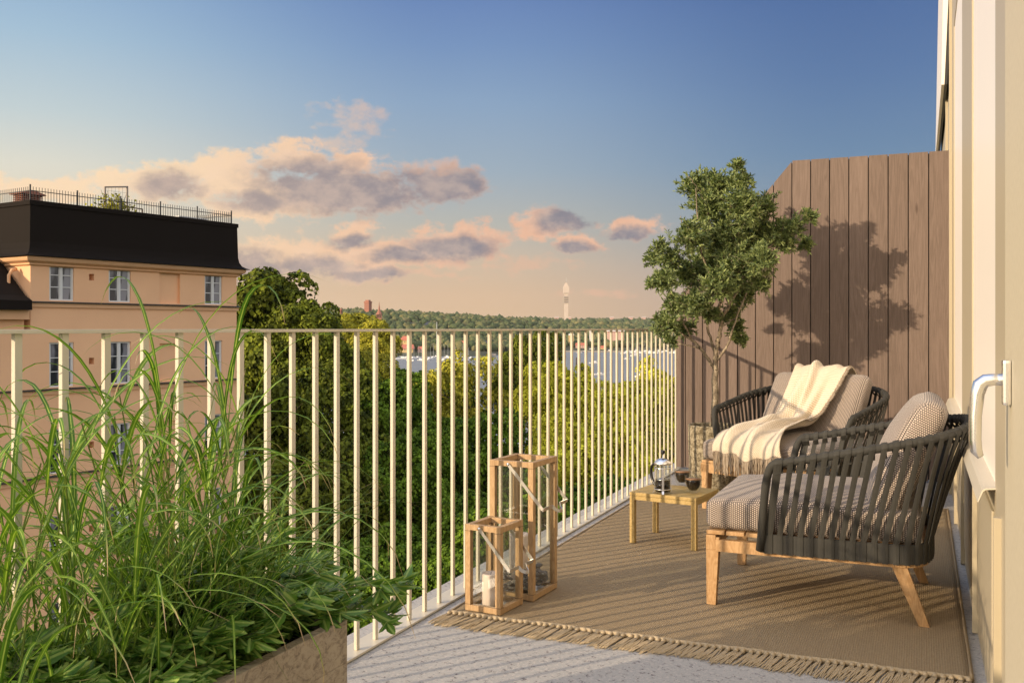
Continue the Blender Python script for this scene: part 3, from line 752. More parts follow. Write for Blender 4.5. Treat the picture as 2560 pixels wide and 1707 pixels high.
def chair(name, label, loc, rz, pillow_loc, pillow_rot):
    t = empty(name, loc, rz, label, 'lounge chair', 'lounge chairs with woven strap backs')
    # timber base
    fr = MB(); zt, zb = .298, .222
    fr.box((-.41, -.38, zb), (-.372, .38, zt-.018), .002)                 # front apron
    P = u_path(-.372, .24, .405, .365, 4.5, 60)
    o_ = [(x, y) for x, y in P]
    for (xa, ya_), (xb_, yb_) in zip(o_[:-1], o_[1:]):
        fr.bar((xa, ya_, (zb+zt)/2-.02), (xb_, yb_, (zb+zt)/2-.02), .03, zt-zb-.03, (0, 0, 1))
    fr.build('seat_frame', 'teak', t)
    slt = MB()
    xs = -.41
    while xs < .36:
        hy = .372 if xs < .2 else .372-(xs-.2)*.5
        slt.box((xs, -hy, zt-.016), (xs+.072, hy, zt), .003); xs += .078
    slt.build('seat_slats', 'teak', t)
    for sy in (-1, 1):
        m1 = MB(); w0, w1 = .052, .036
        # front leg, tapered
        x0, y0 = -.384, sy*.352
        vs = []
        for z, w in ((0, w1), (zb+.05, w0)):
            vs += [(x0-w0/2, y0-sy*(0)-w/2, z), (x0-w0/2+w, y0-w/2, z), (x0-w0/2+w, y0+w/2, z), (x0-w0/2, y0+w/2, z)]
        m1.add(vs, [(3, 2, 1, 0), (4, 5, 6, 7), (0, 1, 5, 4), (1, 2, 6, 5), (2, 3, 7, 6), (3, 0, 4, 7)]); m1.build('leg', 'teak', t)
        m2 = MB(); vs = []
        for z, w, cx_, cy_ in ((0, .036, .395, sy*.335), (zb+.02, .056, .300, sy*.350)):
            vs += [(cx_-w/2, cy_-.019, z), (cx_+w/2, cy_-.019, z), (cx_+w/2, cy_+.019, z), (cx_-w/2, cy_+.019, z)]
        m2.add(vs, [(3, 2, 1, 0), (4, 5, 6, 7), (0, 1, 5, 4), (1, 2, 6, 5), (2, 3, 7, 6), (3, 0, 4, 7)]); m2.build('leg', 'teak', t)
    # strap shell
    NS = 51; K = 4
    n_ = (NS-1)*K+1
    B = u_path(-.196, .23, .425, .392, 4.2, n_)
    R = u_path(-.150, .12, .560, .470, 2.7, n_)
    def rz_(i):
        s = i/(n_-1); q = sin(pi*s)          # 0 at the arm fronts, 1 at the back
        return .588+.150*(q**1.15)
    rim = [Vector((R[i][0], R[i][1], rz_(i))) for i in range(n_)]
    base = [Vector((B[i][0], B[i][1], .300)) for i in range(n_)]
    rt = MB()
    # arm post: from base front, up, round into the rim
    def post(b, r, r2):
        return bez(b-Vector((0, 0, .06)), b+(r-b)*.62, r+(r-r2).normalized()*.018+Vector((0, 0, .004)), r2, 12)
    p1 = post(base[0], rim[0], rim[3]); p2 = post(base[-1], rim[-1], rim[-4])
    path = p1+rim[4:-4:2]+p2[::-1]
    rt.tube(path, [.0155+.0012*((i*7) % 3 == 0) for i in range(len(path))], 12)
    rt.build('arm_rail', 'strap', t)
    bb = MB()
    for i in range(0, n_-1, 2):
        j = min(i+2, n_-1); a, b = base[i], base[j]; d = (b-a).normalized(); nrm = Vector((d.y, -d.x, 0))
        o = nrm*.004
        vs = [a+o+Vector((0, 0, -.068)), b+o+Vector((0, 0, -.068)), b+o+Vector((0, 0, .004)), a+o+Vector((0, 0, .004)), a-o*3+Vector((0, 0, -.068)), b-o*3+Vector((0, 0, -.068)), b-o*3+Vector((0, 0, .004)), a-o*3+Vector((0, 0, .004))]
        bb.add(vs, [(0, 1, 2, 3), (7, 6, 5, 4), (3, 2, 6, 7), (0, 4, 5, 1), (0, 3, 7, 4), (1, 5, 6, 2)])
    bb.build('base_band', 'strap', t)
    st = MB()
    for k in range(NS):
        i = k*K
        i = max(3, min(n_-4, i))
        db = (base[i+1]-base[i-1]).normalized(); dr = (rim[i+1]-rim[i-1]).normalized()
        nb = Vector((db.y, -db.x, 0)); nr = Vector((dr.y, -dr.x, 0)).normalized()
        w = .0108; th_ = .0018
        jit = random.uniform(-.003, .003)
        # outside strip: base bottom -> base top -> rim outer -> over rim -> inner -> back down a little
        bow = .006
        seq = [(base[i]+nb*.0065+Vector((0, 0, -.070)), db, nb), (base[i]+nb*.0065+Vector((0, 0, .003)), db, nb)]
        a, b = base[i]+nb*.0065+Vector((0, 0, .003)), rim[i]+nr*.0185
        for f in (.33, .66): seq.append((a+(b-a)*f-nb*bow*sin(pi*f)+db*jit*sin(pi*f), (db*(1-f)+dr*f).normalized(), (nb*(1-f)+nr*f).normalized()))
        seq += [(rim[i]+nr*.0185, dr, nr), (rim[i]+nr*.013+Vector((0, 0, .0135)), dr, (nr+Vector((0, 0, 1))).normalized()), (rim[i]+Vector((0, 0, .0187)), dr, Vector((0, 0, 1))),
                (rim[i]-nr*.013+Vector((0, 0, .0135)), dr, (-nr+Vector((0, 0, 1))).normalized()), (rim[i]-nr*.0185, dr, -nr), (rim[i]-nr*.0175+Vector((0, 0, -.016)), dr, -nr),
                (rim[i]+nr*.006+Vector((0, 0, -.040)), dr, -nr)]
        vs = []; fs = []
        for q, (p, d, nn) in enumerate(seq):
            vs += [p-d*w-nn*th_, p+d*w-nn*th_, p+d*w+nn*th_*.3, p+nn*th_, p-d*w+nn*th_*.3]
        m = 5
        for q in range(len(seq)-1):
            for e in range(m): fs.append((q*m+e, q*m+(e+1) % m, (q+1)*m+(e+1) % m, (q+1)*m+e))
        fs.append(tuple(range(m))[::-1]); fs.append(tuple((len(seq)-1)*m+e for e in range(m)))
        st.add(vs, fs)
    st.build('woven_straps', 'strap', t)
    # cushions
    sc = bpy.data.objects.new('seat_cushion', cushion_mesh(.80, .745, .118, .030, .052)); link(sc, t); sc.location = (-.015, 0, .300+.062)
    piping(sc, .80, .745)
    pc = bpy.data.objects.new('back_cushion', cushion_mesh(.50, .66, .12, .045, .05, name='back_cushion', pinch=.35)); link(pc, t)
    pc.location = pillow_loc; pc.rotation_euler = pillow_rot
    return t
def piping(parent, L, Wd):
    pass
ch1 = chair('lounge_chair', 'nearer dark strap-backed lounge chair with teak base, seen from its side, no throw on it', (-.385, 4.235, RZ), radians(0), (.335, -.02, .600), (0, radians(-66), 0))
ph = radians(66)
C2 = (-.739, 6.138)
ch2 = chair('lounge_chair', 'farther strap-backed lounge chair turned towards the table, with the cream throw over it', (C2[0], C2[1], RZ if True else 0), ph, (.27, .0, .590), (0, radians(-60), 0))

# ================================================================== THROW on the farther chair (same local frame)
thw = empty('throw_blanket', (C2[0], C2[1], RZ), ph, 'cream knitted wool throw with brown fringe, draped over the farther chair', 'blanket')
prof = [(.475, .62), (.47, .72), (.445, .80), (.39, .842), (.33, .838), (.275, .79), (.215, .71), (.155, .62), (.09, .53), (.01, .487), (-.08, .482), (-.18, .481), (-.27, .480), (-.34, .472), (-.39, .452), (-.425, .42), (-.442, .385), (-.446, .35)]
def interp(lst, s):
    x = s*(len(lst)-1); i = min(int(x), len(lst)-2); f = x-i
    return tuple(a+(b-a)*f for a, b in zip(lst[i], lst[i+1]))
def catmull(lst, s):
    x = s*(len(lst)-1); i = min(int(x), len(lst)-2); f = x-i
    p = [lst[max(0, i-1)], lst[i], lst[i+1], lst[min(len(lst)-1, i+2)]]
    return tuple(.5*((2*b)+(-a+c)*f+(2*a-5*b+4*c-d)*f*f+(-a+3*b-3*c+d)*f**3) for a, b, c, d in zip(*p))
ylim = [(.205, -.20), (.19, -.20), (.17, -.20), (.16, -.20), (.16, -.19), (.17, -.17), (.18, -.15), (.18, -.14), (.20, -.16), (.23, -.18), (.25, -.20), (.255, -.21), (.255, -.22)]
def throw_pt(s, w):
    x, z = catmull(prof, s)
    x2, z2 = catmull(prof, min(1, s+.01)); x1_, z1_ = catmull(prof, max(0, s-.01))
    tx, tz = x2-x1_, z2-z1_; l = sqrt(tx*tx+tz*tz)+1e-9; nx_, nz_ = -tz/l, tx/l
    if nz_ < 0 and s > .18 and s < .85: nx_, nz_ = -nx_, -nz_
    if s >= .85 and nx_ > 0: nx_, nz_ = -nx_, -nz_
    if s <= .18: nx_, nz_ = abs(nx_), abs(nz_)
    ya_, yb_ = catmull(ylim, s)
    gather = math.exp(-((s-.52)/.16)**2); low = math.exp(-((s-.80)/.2)**2)
    y = ya_+(yb_-ya_)*w+.012*sin(9*s+1)+.010*sin(23*w+7*s)*gather
    f = .5+.5*sin(2*pi*(2.6*w+.25*sin(4*s)+.9*s)); f2 = .5+.5*sin(2*pi*(5.3*w-.6*s)+1.3); f3 = .5+.5*sin(2*pi*(1.4*w+.5)+5*s)
    amp = .010+.034*gather+.026*low
    off = .010+amp*(f**2.2)+.006*f2*(.3+gather)+.012*f3*gather
    if s < .25: off = .010+.016*(f**2)*s/.25+.006*f2
    diag = .034*math.exp(-((w-.42-(s-.3)*.5)/.055)**2)*math.exp(-((s-.35)/.25)**2)+.026*math.exp(-((w-.78+(s-.5)*.9)/.06)**2)*math.exp(-((s-.55)/.14)**2)+.030*math.exp(-((w-.30-(s-.62)*1.1)/.07)**2)*math.exp(-((s-.66)/.12)**2)
    off += diag
    hang = max(0, (s-.84)/.16)
    x += nx_*off - .012*hang*sin(14*w+2); z += nz_*off + .018*hang*(sin(9*w)+.6*sin(21*w+1))
    return Vector((x, y, z))
ns, nw = 120, 90
mb = MB(); vs = []; uv = []
for j in range(ns+1):
    for i in range(nw+1):
        vs.append(throw_pt(j/ns, i/nw)); uv.append((i/nw*.62, j/ns*1.45))
fs = []; us = []
for j in range(ns):
    for i in range(nw):
        f = (j*(nw+1)+i, j*(nw+1)+i+1, (j+1)*(nw+1)+i+1, (j+1)*(nw+1)+i); fs.append(f); us.append([uv[k] for k in f])
mb.add(vs, fs, us, True); tho = mb.build('blanket_cloth', 'throw_wool', thw)
sm_ = tho.modifiers.new('thickness', 'SOLIDIFY'); sm_.thickness = .007; sm_.offset = 1
# long pile round the edges and over the top
hz = MB()
for q in range(2600):
    s = random.random()**1.0; w = random.random()
    if q % 3 == 0: w = random.choice((0.0, 1.0))
    elif q % 3 == 1: s = random.uniform(.12, .26)
    p = throw_pt(s, w); d = Vector((random.gauss(0, .5), random.gauss(0, .5), random.uniform(.1, 1))).normalized()*random.uniform(.004, .011)
    sd = Vector((random.gauss(0, 1), random.gauss(0, 1), random.gauss(0, 1))).normalized()*.0007
    p = p+Vector((0, 0, .005)); hz.add([p-sd, p+sd, p+d], [(0, 1, 2)])
hz.build('wool_fuzz', 'throw_wool', thw)
fg = MB()
for q in range(62):
    w = (q+.5)/62; p = throw_pt(1.0, w)+Vector((-.003, 0, .004)); L = random.uniform(.120, .15)
    sx, sy = random.uniform(-.012, .006), random.uniform(-.010, .010)
    pts = [p+Vector((sx*k/6-.002*sin(k*1.9+q), sy*k/6+.0025*sin(k*2.3+q*1.7), -L*k/6)) for k in range(7)]
    fg.tube(pts, [.0040, .0050, .0046, .0046, .0044, .0044, .0030], 6)
fg.build('fringe', 'throw_fringe_wool', thw)
eg = MB()
for q in range(170):
    s = .20+.36*q/170; p = throw_pt(s, 1.0); d = Vector((random.uniform(-.004, .004), -.016+random.uniform(-.004, .004), -.004+random.uniform(-.004, .004)))
    eg.tube([p+Vector((0, .004, 0)), p+d*.6, p+d], [.0032, .003, .0014], 5)
eg.build('side_fringe', 'throw_fringe_wool', thw)
# ================================================================== POTTED OLIVE TREE
PX, PY = -1.315, 6.62
pot = empty('plant_pot', (PX, PY, 0), 0, 'round rough-cast pale stone plant pot in the corner, holding the small tree', 'plant pot')
bm = bmesh.new(); n_, m_ = 72, 34; ring = []
for j in range(m_+1):
    z = .455*j/m_; r = .158+.014*(z/.455)
    ring.append([bm.verts.new(((r+.0035*sin(7*i*2*pi/n_+j*1.7)*sin(j*2.1+i)+random.uniform(-.002, .002))*cos(2*pi*i/n_), (r+random.uniform(-.002, .002))*sin(2*pi*i/n_), z+.001)) for i in range(n_)])
for rr, zz in ((.166, .461), (.158, .4615), (.151, .455), (.149, .43)): ring.append([bm.verts.new((rr*cos(2*pi*i/n_), rr*sin(2*pi*i/n_), zz)) for i in range(n_)])
for a, b in zip(ring[:-1], ring[1:]):
    for i in range(n_): bm.faces.new((a[i], a[(i+1) % n_], b[(i+1) % n_], b[i]))
bm.faces.new(ring[0][::-1])
mb = MB(); mb.bm(bm, True); bm.free(); mb.build('pot_shell', 'pot_stone', pot)
MB().lathe([(0, .437), (.06, .442), (.1495, .432)], 40).build('soil', 'soil', pot)

tree = empty('potted_tree', (PX, PY, .44), 0, 'small olive-like tree with airy narrow-leaved crown, in the stone pot by the screen', 'tree')
T0 = Vector((PX, PY, .44))
def tl(x, y, d): return at(x, y, d)-T0
br = MB()
dep = 6.60
trunk = [tl(1788, 1075, dep), tl(1786, 1030, dep), tl(1789, 985, dep), tl(1786, 950, dep), tl(1790, 925, dep)]
br.tube(trunk, [.029, .026, .023, .022, .021], 12)
def limb(pts, r0, r1, n=14):
    P_ = [Vector(p) for p in pts]; out = []
    for i in range(n*(len(P_)-1)+1):
        s = i/(n*(len(P_)-1)); out.append(Vector(catmull([tuple(p) for p in P_], s)))
    k = len(out); out2 = [p+Vector((random.gauss(0, .0025), random.gauss(0, .0025), 0)) for p in out]
    br.tube(out2, [r0+(r1-r0)*(i/(k-1)) for i in range(k)], 8)
main = [(1790, 930, 0), (1788, 895, 0), (1798, 850, -.03), (1802, 810, -.05), (1800, 765, -.1)]
Lb = [
 ([(1790, 928, 0), (1775, 905, .02), (1752, 872, .05), (1730, 850, .1), (1700, 830, .12), (1680, 800, .15)], .015, .004),
 ([(1790, 925, 0), (1790, 880, -.02), (1800, 830, -.05), (1806, 790, -.05), (1822, 768, .0), (1815, 740, .05), (1790, 640, .1), (1770, 520, .1)], .018, .004),
 ([(1800, 800, -.05), (1797, 765, -.1), (1805, 740, -.15), (1760, 650, -.2), (1745, 560, -.2), (1740, 470, -.15)], .011, .003),
 ([(1790, 890, 0), (1780, 860, .05), (1765, 800, .1), (1760, 740, .12), (1720, 640, .15), (1700, 540, .1)], .011, .003),
 ([(1792, 900, 0), (1815, 870, -.08), (1830, 830, -.12), (1850, 770, -.15), (1880, 700, -.2), (1900, 640, -.2)], .010, .003),
 ([(1810, 780, 0), (1850, 720, .1), (1900, 640, .1), (1960, 590, .1), (2020, 545, .1)], .010, .003),
 ([(1730, 850, .1), (1700, 790, .0), (1670, 720, -.1), (1640, 670, -.1)], .008, .002),
 ([(1752, 872, .05), (1715, 862, .15), (1690, 858, .2), (1670, 850, .2)], .006, .002),
 ([(1780, 620, .1), (1770, 540, .05), (1750, 480, .1), (1720, 440, .1)], .005, .002),
 ([(1800, 820, -.05), (1830, 800, -.1), (1850, 790, -.1)], .005, .002),
]
for pts, r0, r1 in Lb: limb([tl(x, y, dep+dd*.4) for x, y, dd in pts], r0, r1, 6)
# lobes measured on the photograph of the crown, placed in depth round the trunk
lob = [(740,90,40),(450,215,85),(560,180,85),(620,215,80),(760,200,85),(560,340,130),(780,340,130),(920,350,85),(450,540,105),(640,540,150),(860,540,140),(1000,540,85),(1110,490,70),(1215,420,50),(1180,600,50),(1060,600,60),(520,720,130),(720,720,150),(900,700,100),(620,860,110),(420,790,100),(300,700,80),(190,690,55),(180,860,45),(260,830,75),(340,1000,90),(470,980,95),(760,920,90),(880,860,65),(270,1120,80),(300,1230,40),(740,1140,60),(760,1215,45),(680,1050,60),(400,1150,60),(240,620,45),(560,1060,60)]
Rl, Tl, Sl = [], [], []
leaf_dirs = []; leaf_pos = []; leaf_s = []
mm = 6.55/FP/2.613
for cx_, cy_, rr in lob:
    px_, py_ = 1560+cx_/2.613, 380+cy_/2.613
    dd = random.uniform(-.26, .26) if rr > 70 else random.uniform(-.18, .18)
    c = tl(px_, py_, dep+dd); R_ = rr*mm
    # nearest limb start for twigs
    ntw = int(14+105*(rr/100)**2)
    anchor = c+Vector((0, 0, -R_*.7))
    for q in range(ntw):
        d = Vector((random.gauss(0, 1), random.gauss(0, 1), random.gauss(.25, .9))).normalized()
        st_ = c+Vector((random.gauss(0, .3), random.gauss(0, .3), random.gauss(-.15, .3)))*R_
        ln = R_*random.uniform(.45, .95); nseg = 6
        pts = [st_+d*ln*k/nseg+Vector((0, 0, -.010*(k/nseg)**2)) for k in range(nseg+1)]
        if q % 2 == 0: br.tube([anchor+(st_-anchor)*.4, st_, pts[3], pts[-1]], [.0018, .0014, .0010, .0006], 4, caps=False)
        nl = int(12+ln*120)
        for k in range(nl):
            f = random.random()**.7; p = st_+d*ln*f
            ld = (d*random.uniform(.5, 1.3)+Vector((random.gauss(0, .7), random.gauss(0, .7), random.gauss(.15, .55)))).normalized()
            leaf_pos.append(p); leaf_dirs.append(ld); leaf_s.append(random.uniform(.022, .040))
tv = [(0, 0, 0), (-.13, .35, .03), (-.10, .75, .02), (0, 1, 0), (.10, .75, .02), (.13, .35, .03), (0, .5, -.02)]
tf3 = [(0, 6, 1), (1, 6, 2), (2, 6, 3), (3, 6, 4), (4, 6, 5), (5, 6, 0)]
V, F, UV = batch(tv, tf3, frames_from(np.array([tuple(d) for d in leaf_dirs])), np.array([tuple(p) for p in leaf_pos]), leaf_s, [(v[0]*3+.5, v[1]) for v in tv])
np_obj('crown', np_mesh('crown', V, F, 'olive_leaf', UV), tree)
br.build('trunk', 'olive_bark', tree)
print('olive leaves', len(leaf_pos))

# ================================================================== PLANTER with ornamental grass and nandina
pn = empty('planter_box', (-1.50, 1.46, 0), 0, 'long brown stone-textured planter box at the railing, filled with grasses', 'planter')
X0, X1, Y0, Y1, ZR = -.20, .20, -.58, .56, .404
pm_ = MB(); wl = .028
pm_.box((X0, Y0, .002), (X1, Y1, .30), .003)
pm_.box((X0, Y0, .3001), (X0+wl, Y1, ZR), .003); pm_.box((X1-wl, Y0, .3001), (X1, Y1, ZR), .003)
pm_.box((X0+wl+.0005, Y0, .3001), (X1-wl-.0005, Y0+wl, ZR), .003); pm_.box((X0+wl+.0005, Y1-wl, .3001), (X1-wl-.0005, Y1, ZR), .003)
pm_.build('planter_walls', 'planter_stone', pn)
bm = bmesh.new(); bmesh.ops.create_grid(bm, x_segments=20, y_segments=50, size=.5)
for v in bm.verts: v.co = Vector(((v.co.x)*(X1-X0-2*wl-.002), (Y0+Y1)/2+v.co.y*(Y1-Y0-2*wl-.002), .355+random.uniform(-.008, .012)))
mb = MB(); mb.bm(bm, True); bm.free(); mb.build('soil', 'soil', pn)

def ribbon(acc, pts, widths, fold=.25, face=None):
    """grass blade: V-folded ribbon along pts"""
    V_, UV_ = [], []
    n = len(pts)
    for i, p in enumerate(pts):
        t = (pts[min(i+1, n-1)]-pts[max(i-1, 0)]).normalized()
        side = t.cross(Vector((0, 0, 1)))
        if face is not None: side = t.cross(face)
        if side.length < 1e-3: side = Vector((1, 0, 0))
        side.normalize(); nn = side.cross(t).normalized(); w = widths[i]
        V_ += [p-side*w+nn*w*fold, p, p+side*w+nn*w*fold]
        UV_ += [(0, i/(n-1)), (.5, i/(n-1)), (1, i/(n-1))]
    b = acc['n']; acc['V'] += [tuple(v) for v in V_]
    for i in range(n-1):
        for k in range(2):
            f = (i*3+k, i*3+k+1, i*3+k+4, i*3+k+3)
            acc['F'].append([b+q for q in f]); acc['UV'] += [UV_[q] for q in f]
    acc['n'] += len(V_)
def blade(acc, base, az_, L, lean, droop, w, n=13, z0=0.0):
    """arching blade: starts steep, bends over"""
    pts = []; p = Vector(base); pitch = pi/2-lean
    stp = L/n; a = az_
    for i in range(n+1):
        pts.append(p.copy()); s = i/n
        p = p+Vector((cos(pitch)*cos(a), cos(pitch)*sin(a), sin(pitch)))*stp
        pitch -= droop*(.25+1.75*s)/n; a += random.gauss(0, .02)
    ws = [w*min(1, .45+1.6*(i/n))*(1-(i/n)**3.2)+.0003 for i in range(n+1)]
    fc = Vector((random.gauss(0, .25), random.gauss(0, .25), 1)).normalized()
    ribbon(acc, pts, ws, .30, fc)
def new_acc(): return {'V': [], 'F': [], 'UV': [], 'n': 0}
def grass_clump(loc, label, nb, hmax, seed, culms=14):
    random.seed(seed)
    g = empty('ornamental_grass', loc, 0, label, 'grass plant', 'striped ornamental grasses in the planter')
    acc = new_acc(); thin = new_acc(); cu = MB()
    # upright culms carrying arching leaves
    for c in range(culms):
        a = random.uniform(0, 2*pi); lean = abs(random.gauss(0, .22)); L = hmax*random.uniform(.55, 1.0)*(.74 if lean > .3 else .86)
        b = Vector((random.gauss(0, .045), random.gauss(0, .06), 0)); d = Vector((sin(lean)*cos(a), sin(lean)*sin(a), cos(lean)))
        pts = [b+d*L*k/8+Vector((cos(a), sin(a), 0))*.05*(k/8)**2 for k in range(9)]
        cu.tube(pts, [.0032-.0018*k/8 for k in range(9)], 5, caps=False)
        nl = random.randint(5, 8)
        for q in range(nl):
            f = .22+.78*(q+.5)/nl; k = min(7, int(f*8)); p = pts[k]+(pts[k+1]-pts[k])*(f*8-k)
            aa = a+q*2.4+random.gauss(0, .5)
            blade(acc, p, aa, random.uniform(.30, .58), random.uniform(.25, .6), random.uniform(1.7, 3.0), random.uniform(.0034, .0062))
    for c in range(nb):
        a = random.uniform(0, 2*pi)
        b = (random.gauss(0, .05), random.gauss(0, .07), 0)
        blade(acc, b, a, hmax*random.uniform(.55, 1.15), random.uniform(.08, .55), random.uniform(1.5, 3.0), random.uniform(.003, .0056), 15)
    for c in range(int(nb*1.7)):
        a = random.uniform(0, 2*pi)
        b = (random.gauss(0, .06), random.gauss(0, .08), 0)
        blade(thin, b, a, hmax*random.uniform(.4, 1.05), random.uniform(.05, .6), random.uniform(.6, 1.9), random.uniform(.0010, .0022), 11)
    np_obj('blades', np_mesh('grass_blades', acc['V'], acc['F'], 'grass_blade', acc['UV'], True), g)
    np_obj('thin_blades', np_mesh('grass_thin_blades', thin['V'], thin['F'], 'grass_thin', thin['UV'], True), g)
    cu.build('culms', 'grass_thin', g)
zs_ = .352
grass_clump((-1.52, 1.17, zs_), 'leftmost striped grass clump, its blades arching past the left edge of the view', 26, .62, 3, 7)
grass_clump((-1.50, 1.40, zs_), 'striped grass clump left of the middle of the planter, with one blade rising above the railing', 28, .70, 11, 7)
grass_clump((-1.50, 1.66, zs_), 'tallest striped grass clump, in the middle right of the planter, rising above the railing', 38, .76, 5, 10)
grass_clump((-1.52, 1.88, zs_), 'striped grass clump at the far end of the planter, leaning over the end wall', 36, .54, 29, 7)
# a few long specific leaves seen above the rail
random.seed(21)

tvn = [(0, 0, 0), (-.14, .22, .04), (-.19, .45, .05), (-.11, .78, .02), (0, 1, -.05), (.11, .78, .02), (.19, .45, .05), (.14, .22, .04), (0, .25, -.01), (0, .5, -.015), (0, .78, -.03)]
tfn = [(0, 8, 1, 1), (1, 8, 9, 2), (2, 9, 10, 3), (3, 10, 4, 4), (0, 7, 8, 8), (7, 6, 9, 8), (6, 5, 10, 9), (5, 4, 10, 10)]
tfn3 = [(0, 8, 1), (1, 8, 9), (1, 9, 2), (2, 9, 10), (2, 10, 3), (3, 10, 4), (0, 7, 8), (7, 6, 9), (7, 9, 8), (6, 5, 10), (6, 10, 9), (5, 4, 10)]
def nandina(loc, label, stems, seed):
    """stems: list of (azimuth, length, lean, leaflets)"""
    random.seed(seed); g = empty('leafy_shrub', loc, 0, label, 'shrub', 'broad-leaved shrubs in the planter')
    st_ = MB(); pos, dr, sz, ups = [], [], [], []
    for a, L, lean in stems:
        pts = []; p = Vector((random.gauss(0, .02), random.gauss(0, .03), 0)); pitch = pi/2-lean
        n = 12
        for i in range(n+1):
            pts.append(p.copy()); p = p+Vector((cos(pitch)*cos(a), cos(pitch)*sin(a), sin(pitch)))*(L/n); pitch -= .9/n; a += random.gauss(0, .03)
        st_.tube(pts, [.0026-.0016*i/n for i in range(n+1)], 5, caps=False)
        for i in range(2, n+1):
            k = 3 if i < n else 4
            for q in range(k):
                aa = a+random.uniform(-1.7, 1.7); pd = Vector((cos(aa), sin(aa), random.uniform(-.15, .45))).normalized(); pl_ = random.uniform(.02, .05)
                e = pts[i]+pd*pl_; st_.tube([pts[i], e], [.0009, .0006], 4, caps=False)
                for w in (-1, 0, 1):
                    d = (Matrix.Rotation(w*random.uniform(.6, 1.0), 3, 'Z') @ pd)+Vector((0, 0, random.uniform(-.65, .30)))
                    pos.append(e); dr.append(d); sz.append(random.uniform(.044, .074)); ups.append((random.gauss(0, .55), random.gauss(0, .55), 1))
    V, F, UV = batch(tvn, tfn3, frames_from(np.array([tuple(d) for d in dr]), np.array(ups)), np.array([tuple(p) for p in pos]), sz, [(v[0]*2.6+.5, v[1]*.8) for v in tvn])
    np_obj('leaves', np_mesh('shrub_leaves', V, F, 'nandina_leaf', UV), g)
    st_.build('stems', 'stem', g)
R_ = random.Random(4)
def rs(n, l0, l1, le0, le1): return [(R_.uniform(0, 2*pi), R_.uniform(l0, l1), R_.uniform(le0, le1)) for _ in range(n)]
nandina((-1.47, 1.12, zs_), 'broad-leaved green shrub at the near left corner of the planter', rs(26, .10, .26, .2, 1.0), 31)
nandina((-1.46, 1.33, zs_), 'broad-leaved green shrub below the grasses, left of the planter middle', rs(22, .08, .20, .2, .9), 32)
nandina((-1.50, 1.58, zs_), 'broad-leaved green shrub hanging over the front rim of the planter', rs(20, .08, .17, .2, .9), 33)
nandina((-1.56, 1.78, zs_), 'broad-leaved green shrub rising behind, beside the railing', rs(26, .16, .36, .1, .8), 34)
nandina((-1.52, 1.93, zs_), 'broad-leaved green shrub reaching out past the far end of the planter', rs(12, .10, .2, .3, .9)+[(radians(62), .40, .95), (radians(50), .36, 1.15), (radians(75), .30, .9), (radians(95), .34, .8)], 35)
# ================================================================== NEIGHBOURING BUILDING
A_ = at(76, HY, 35.8); B_ = at(591.5, HY, 44.1); A_.z = B_.z = 0
dx_ = (B_-A_); LB = dx_.length; dx_.normalize(); brz = atan2(dx_.y, dx_.x)
M['plaster'] = simple('plaster', (.95, .55, .30), .9, 0, .10, .7, .5, 14)
M['plaster_trim'] = simple('plaster_trim', (.80, .47, .25), .9, 0, .06, 2)
M['roof_sheet'] = simple('roof_sheet', (.014, .010, .007), .85, 0, .15, .6, .2, 3, .15)
M['ledge_sheet'] = simple('ledge_sheet', (.022, .026, .024), .55, 0, .3, 3)
M['window_white'] = simple('window_white', (.74, .74, .70), .45, 0, .04)
M['curtain'] = simple('curtain', (.34, .36, .40), .8, 0, .2, 4)
M['brick_red'] = simple('brick_red', (.34, .14, .09), .85, 0, .3, 3)
m, t = material('window_pane'); n = t.noise(t.mapping(obj_co(t), (1, 1, .3)), 2.2, 3)
finish(t, principled(t, t.mix(t.smooth(n, .42, .58), (.02, .024, .03, 1), (.24, .24, .26, 1)), .06, 0, None, .6)); M['window_pane'] = m
bd = empty('apartment_building', (A_.x, A_.y, 0), brz, 'peach plastered apartment block with black mansard roof and white casement windows', 'building')
def s_at(x):
    """distance along the facade for a photo column"""
    d = px_dir(x, HY); n = Vector((-dx_.y, dx_.x, 0)); k = A_.dot(n)/d.dot(n); return (d*k-A_).dot(dx_)
colsw = [(s_at(123.5), s_at(185)), (s_at(272), s_at(327)), (s_at(512), s_at(555.5))]
niche = (s_at(399), s_at(450))
XL = -9.5
zfl = [2.165-3.3*i for i in range(8)]         # ledge heights; floors hang between
openings = []
for i, zf in enumerate(zfl):
    hgt = 1.48 if i == 0 else 1.70
    for a, b in colsw: openings.append((a, b, zf+.02, zf+.02+hgt, 'w', i))
    openings.append((niche[0], niche[1], zf+.02, zf+.02+(1.42 if i == 0 else 1.6), 'n', i))
    vx = s_at(229); openings.append((vx-.11, vx+.11, zf+.85, zf+1.10, 'v', i))
    if i > 0:
        for a, b in ((-8.1, -6.9), (-5.7, -4.5), (-2.35, -1.15)): openings.append((a, b, zf+.02, zf+.02+hgt, 'w', i))
        openings.append((-.62, -.40, zf+.75, zf+1.0, 'v', i))
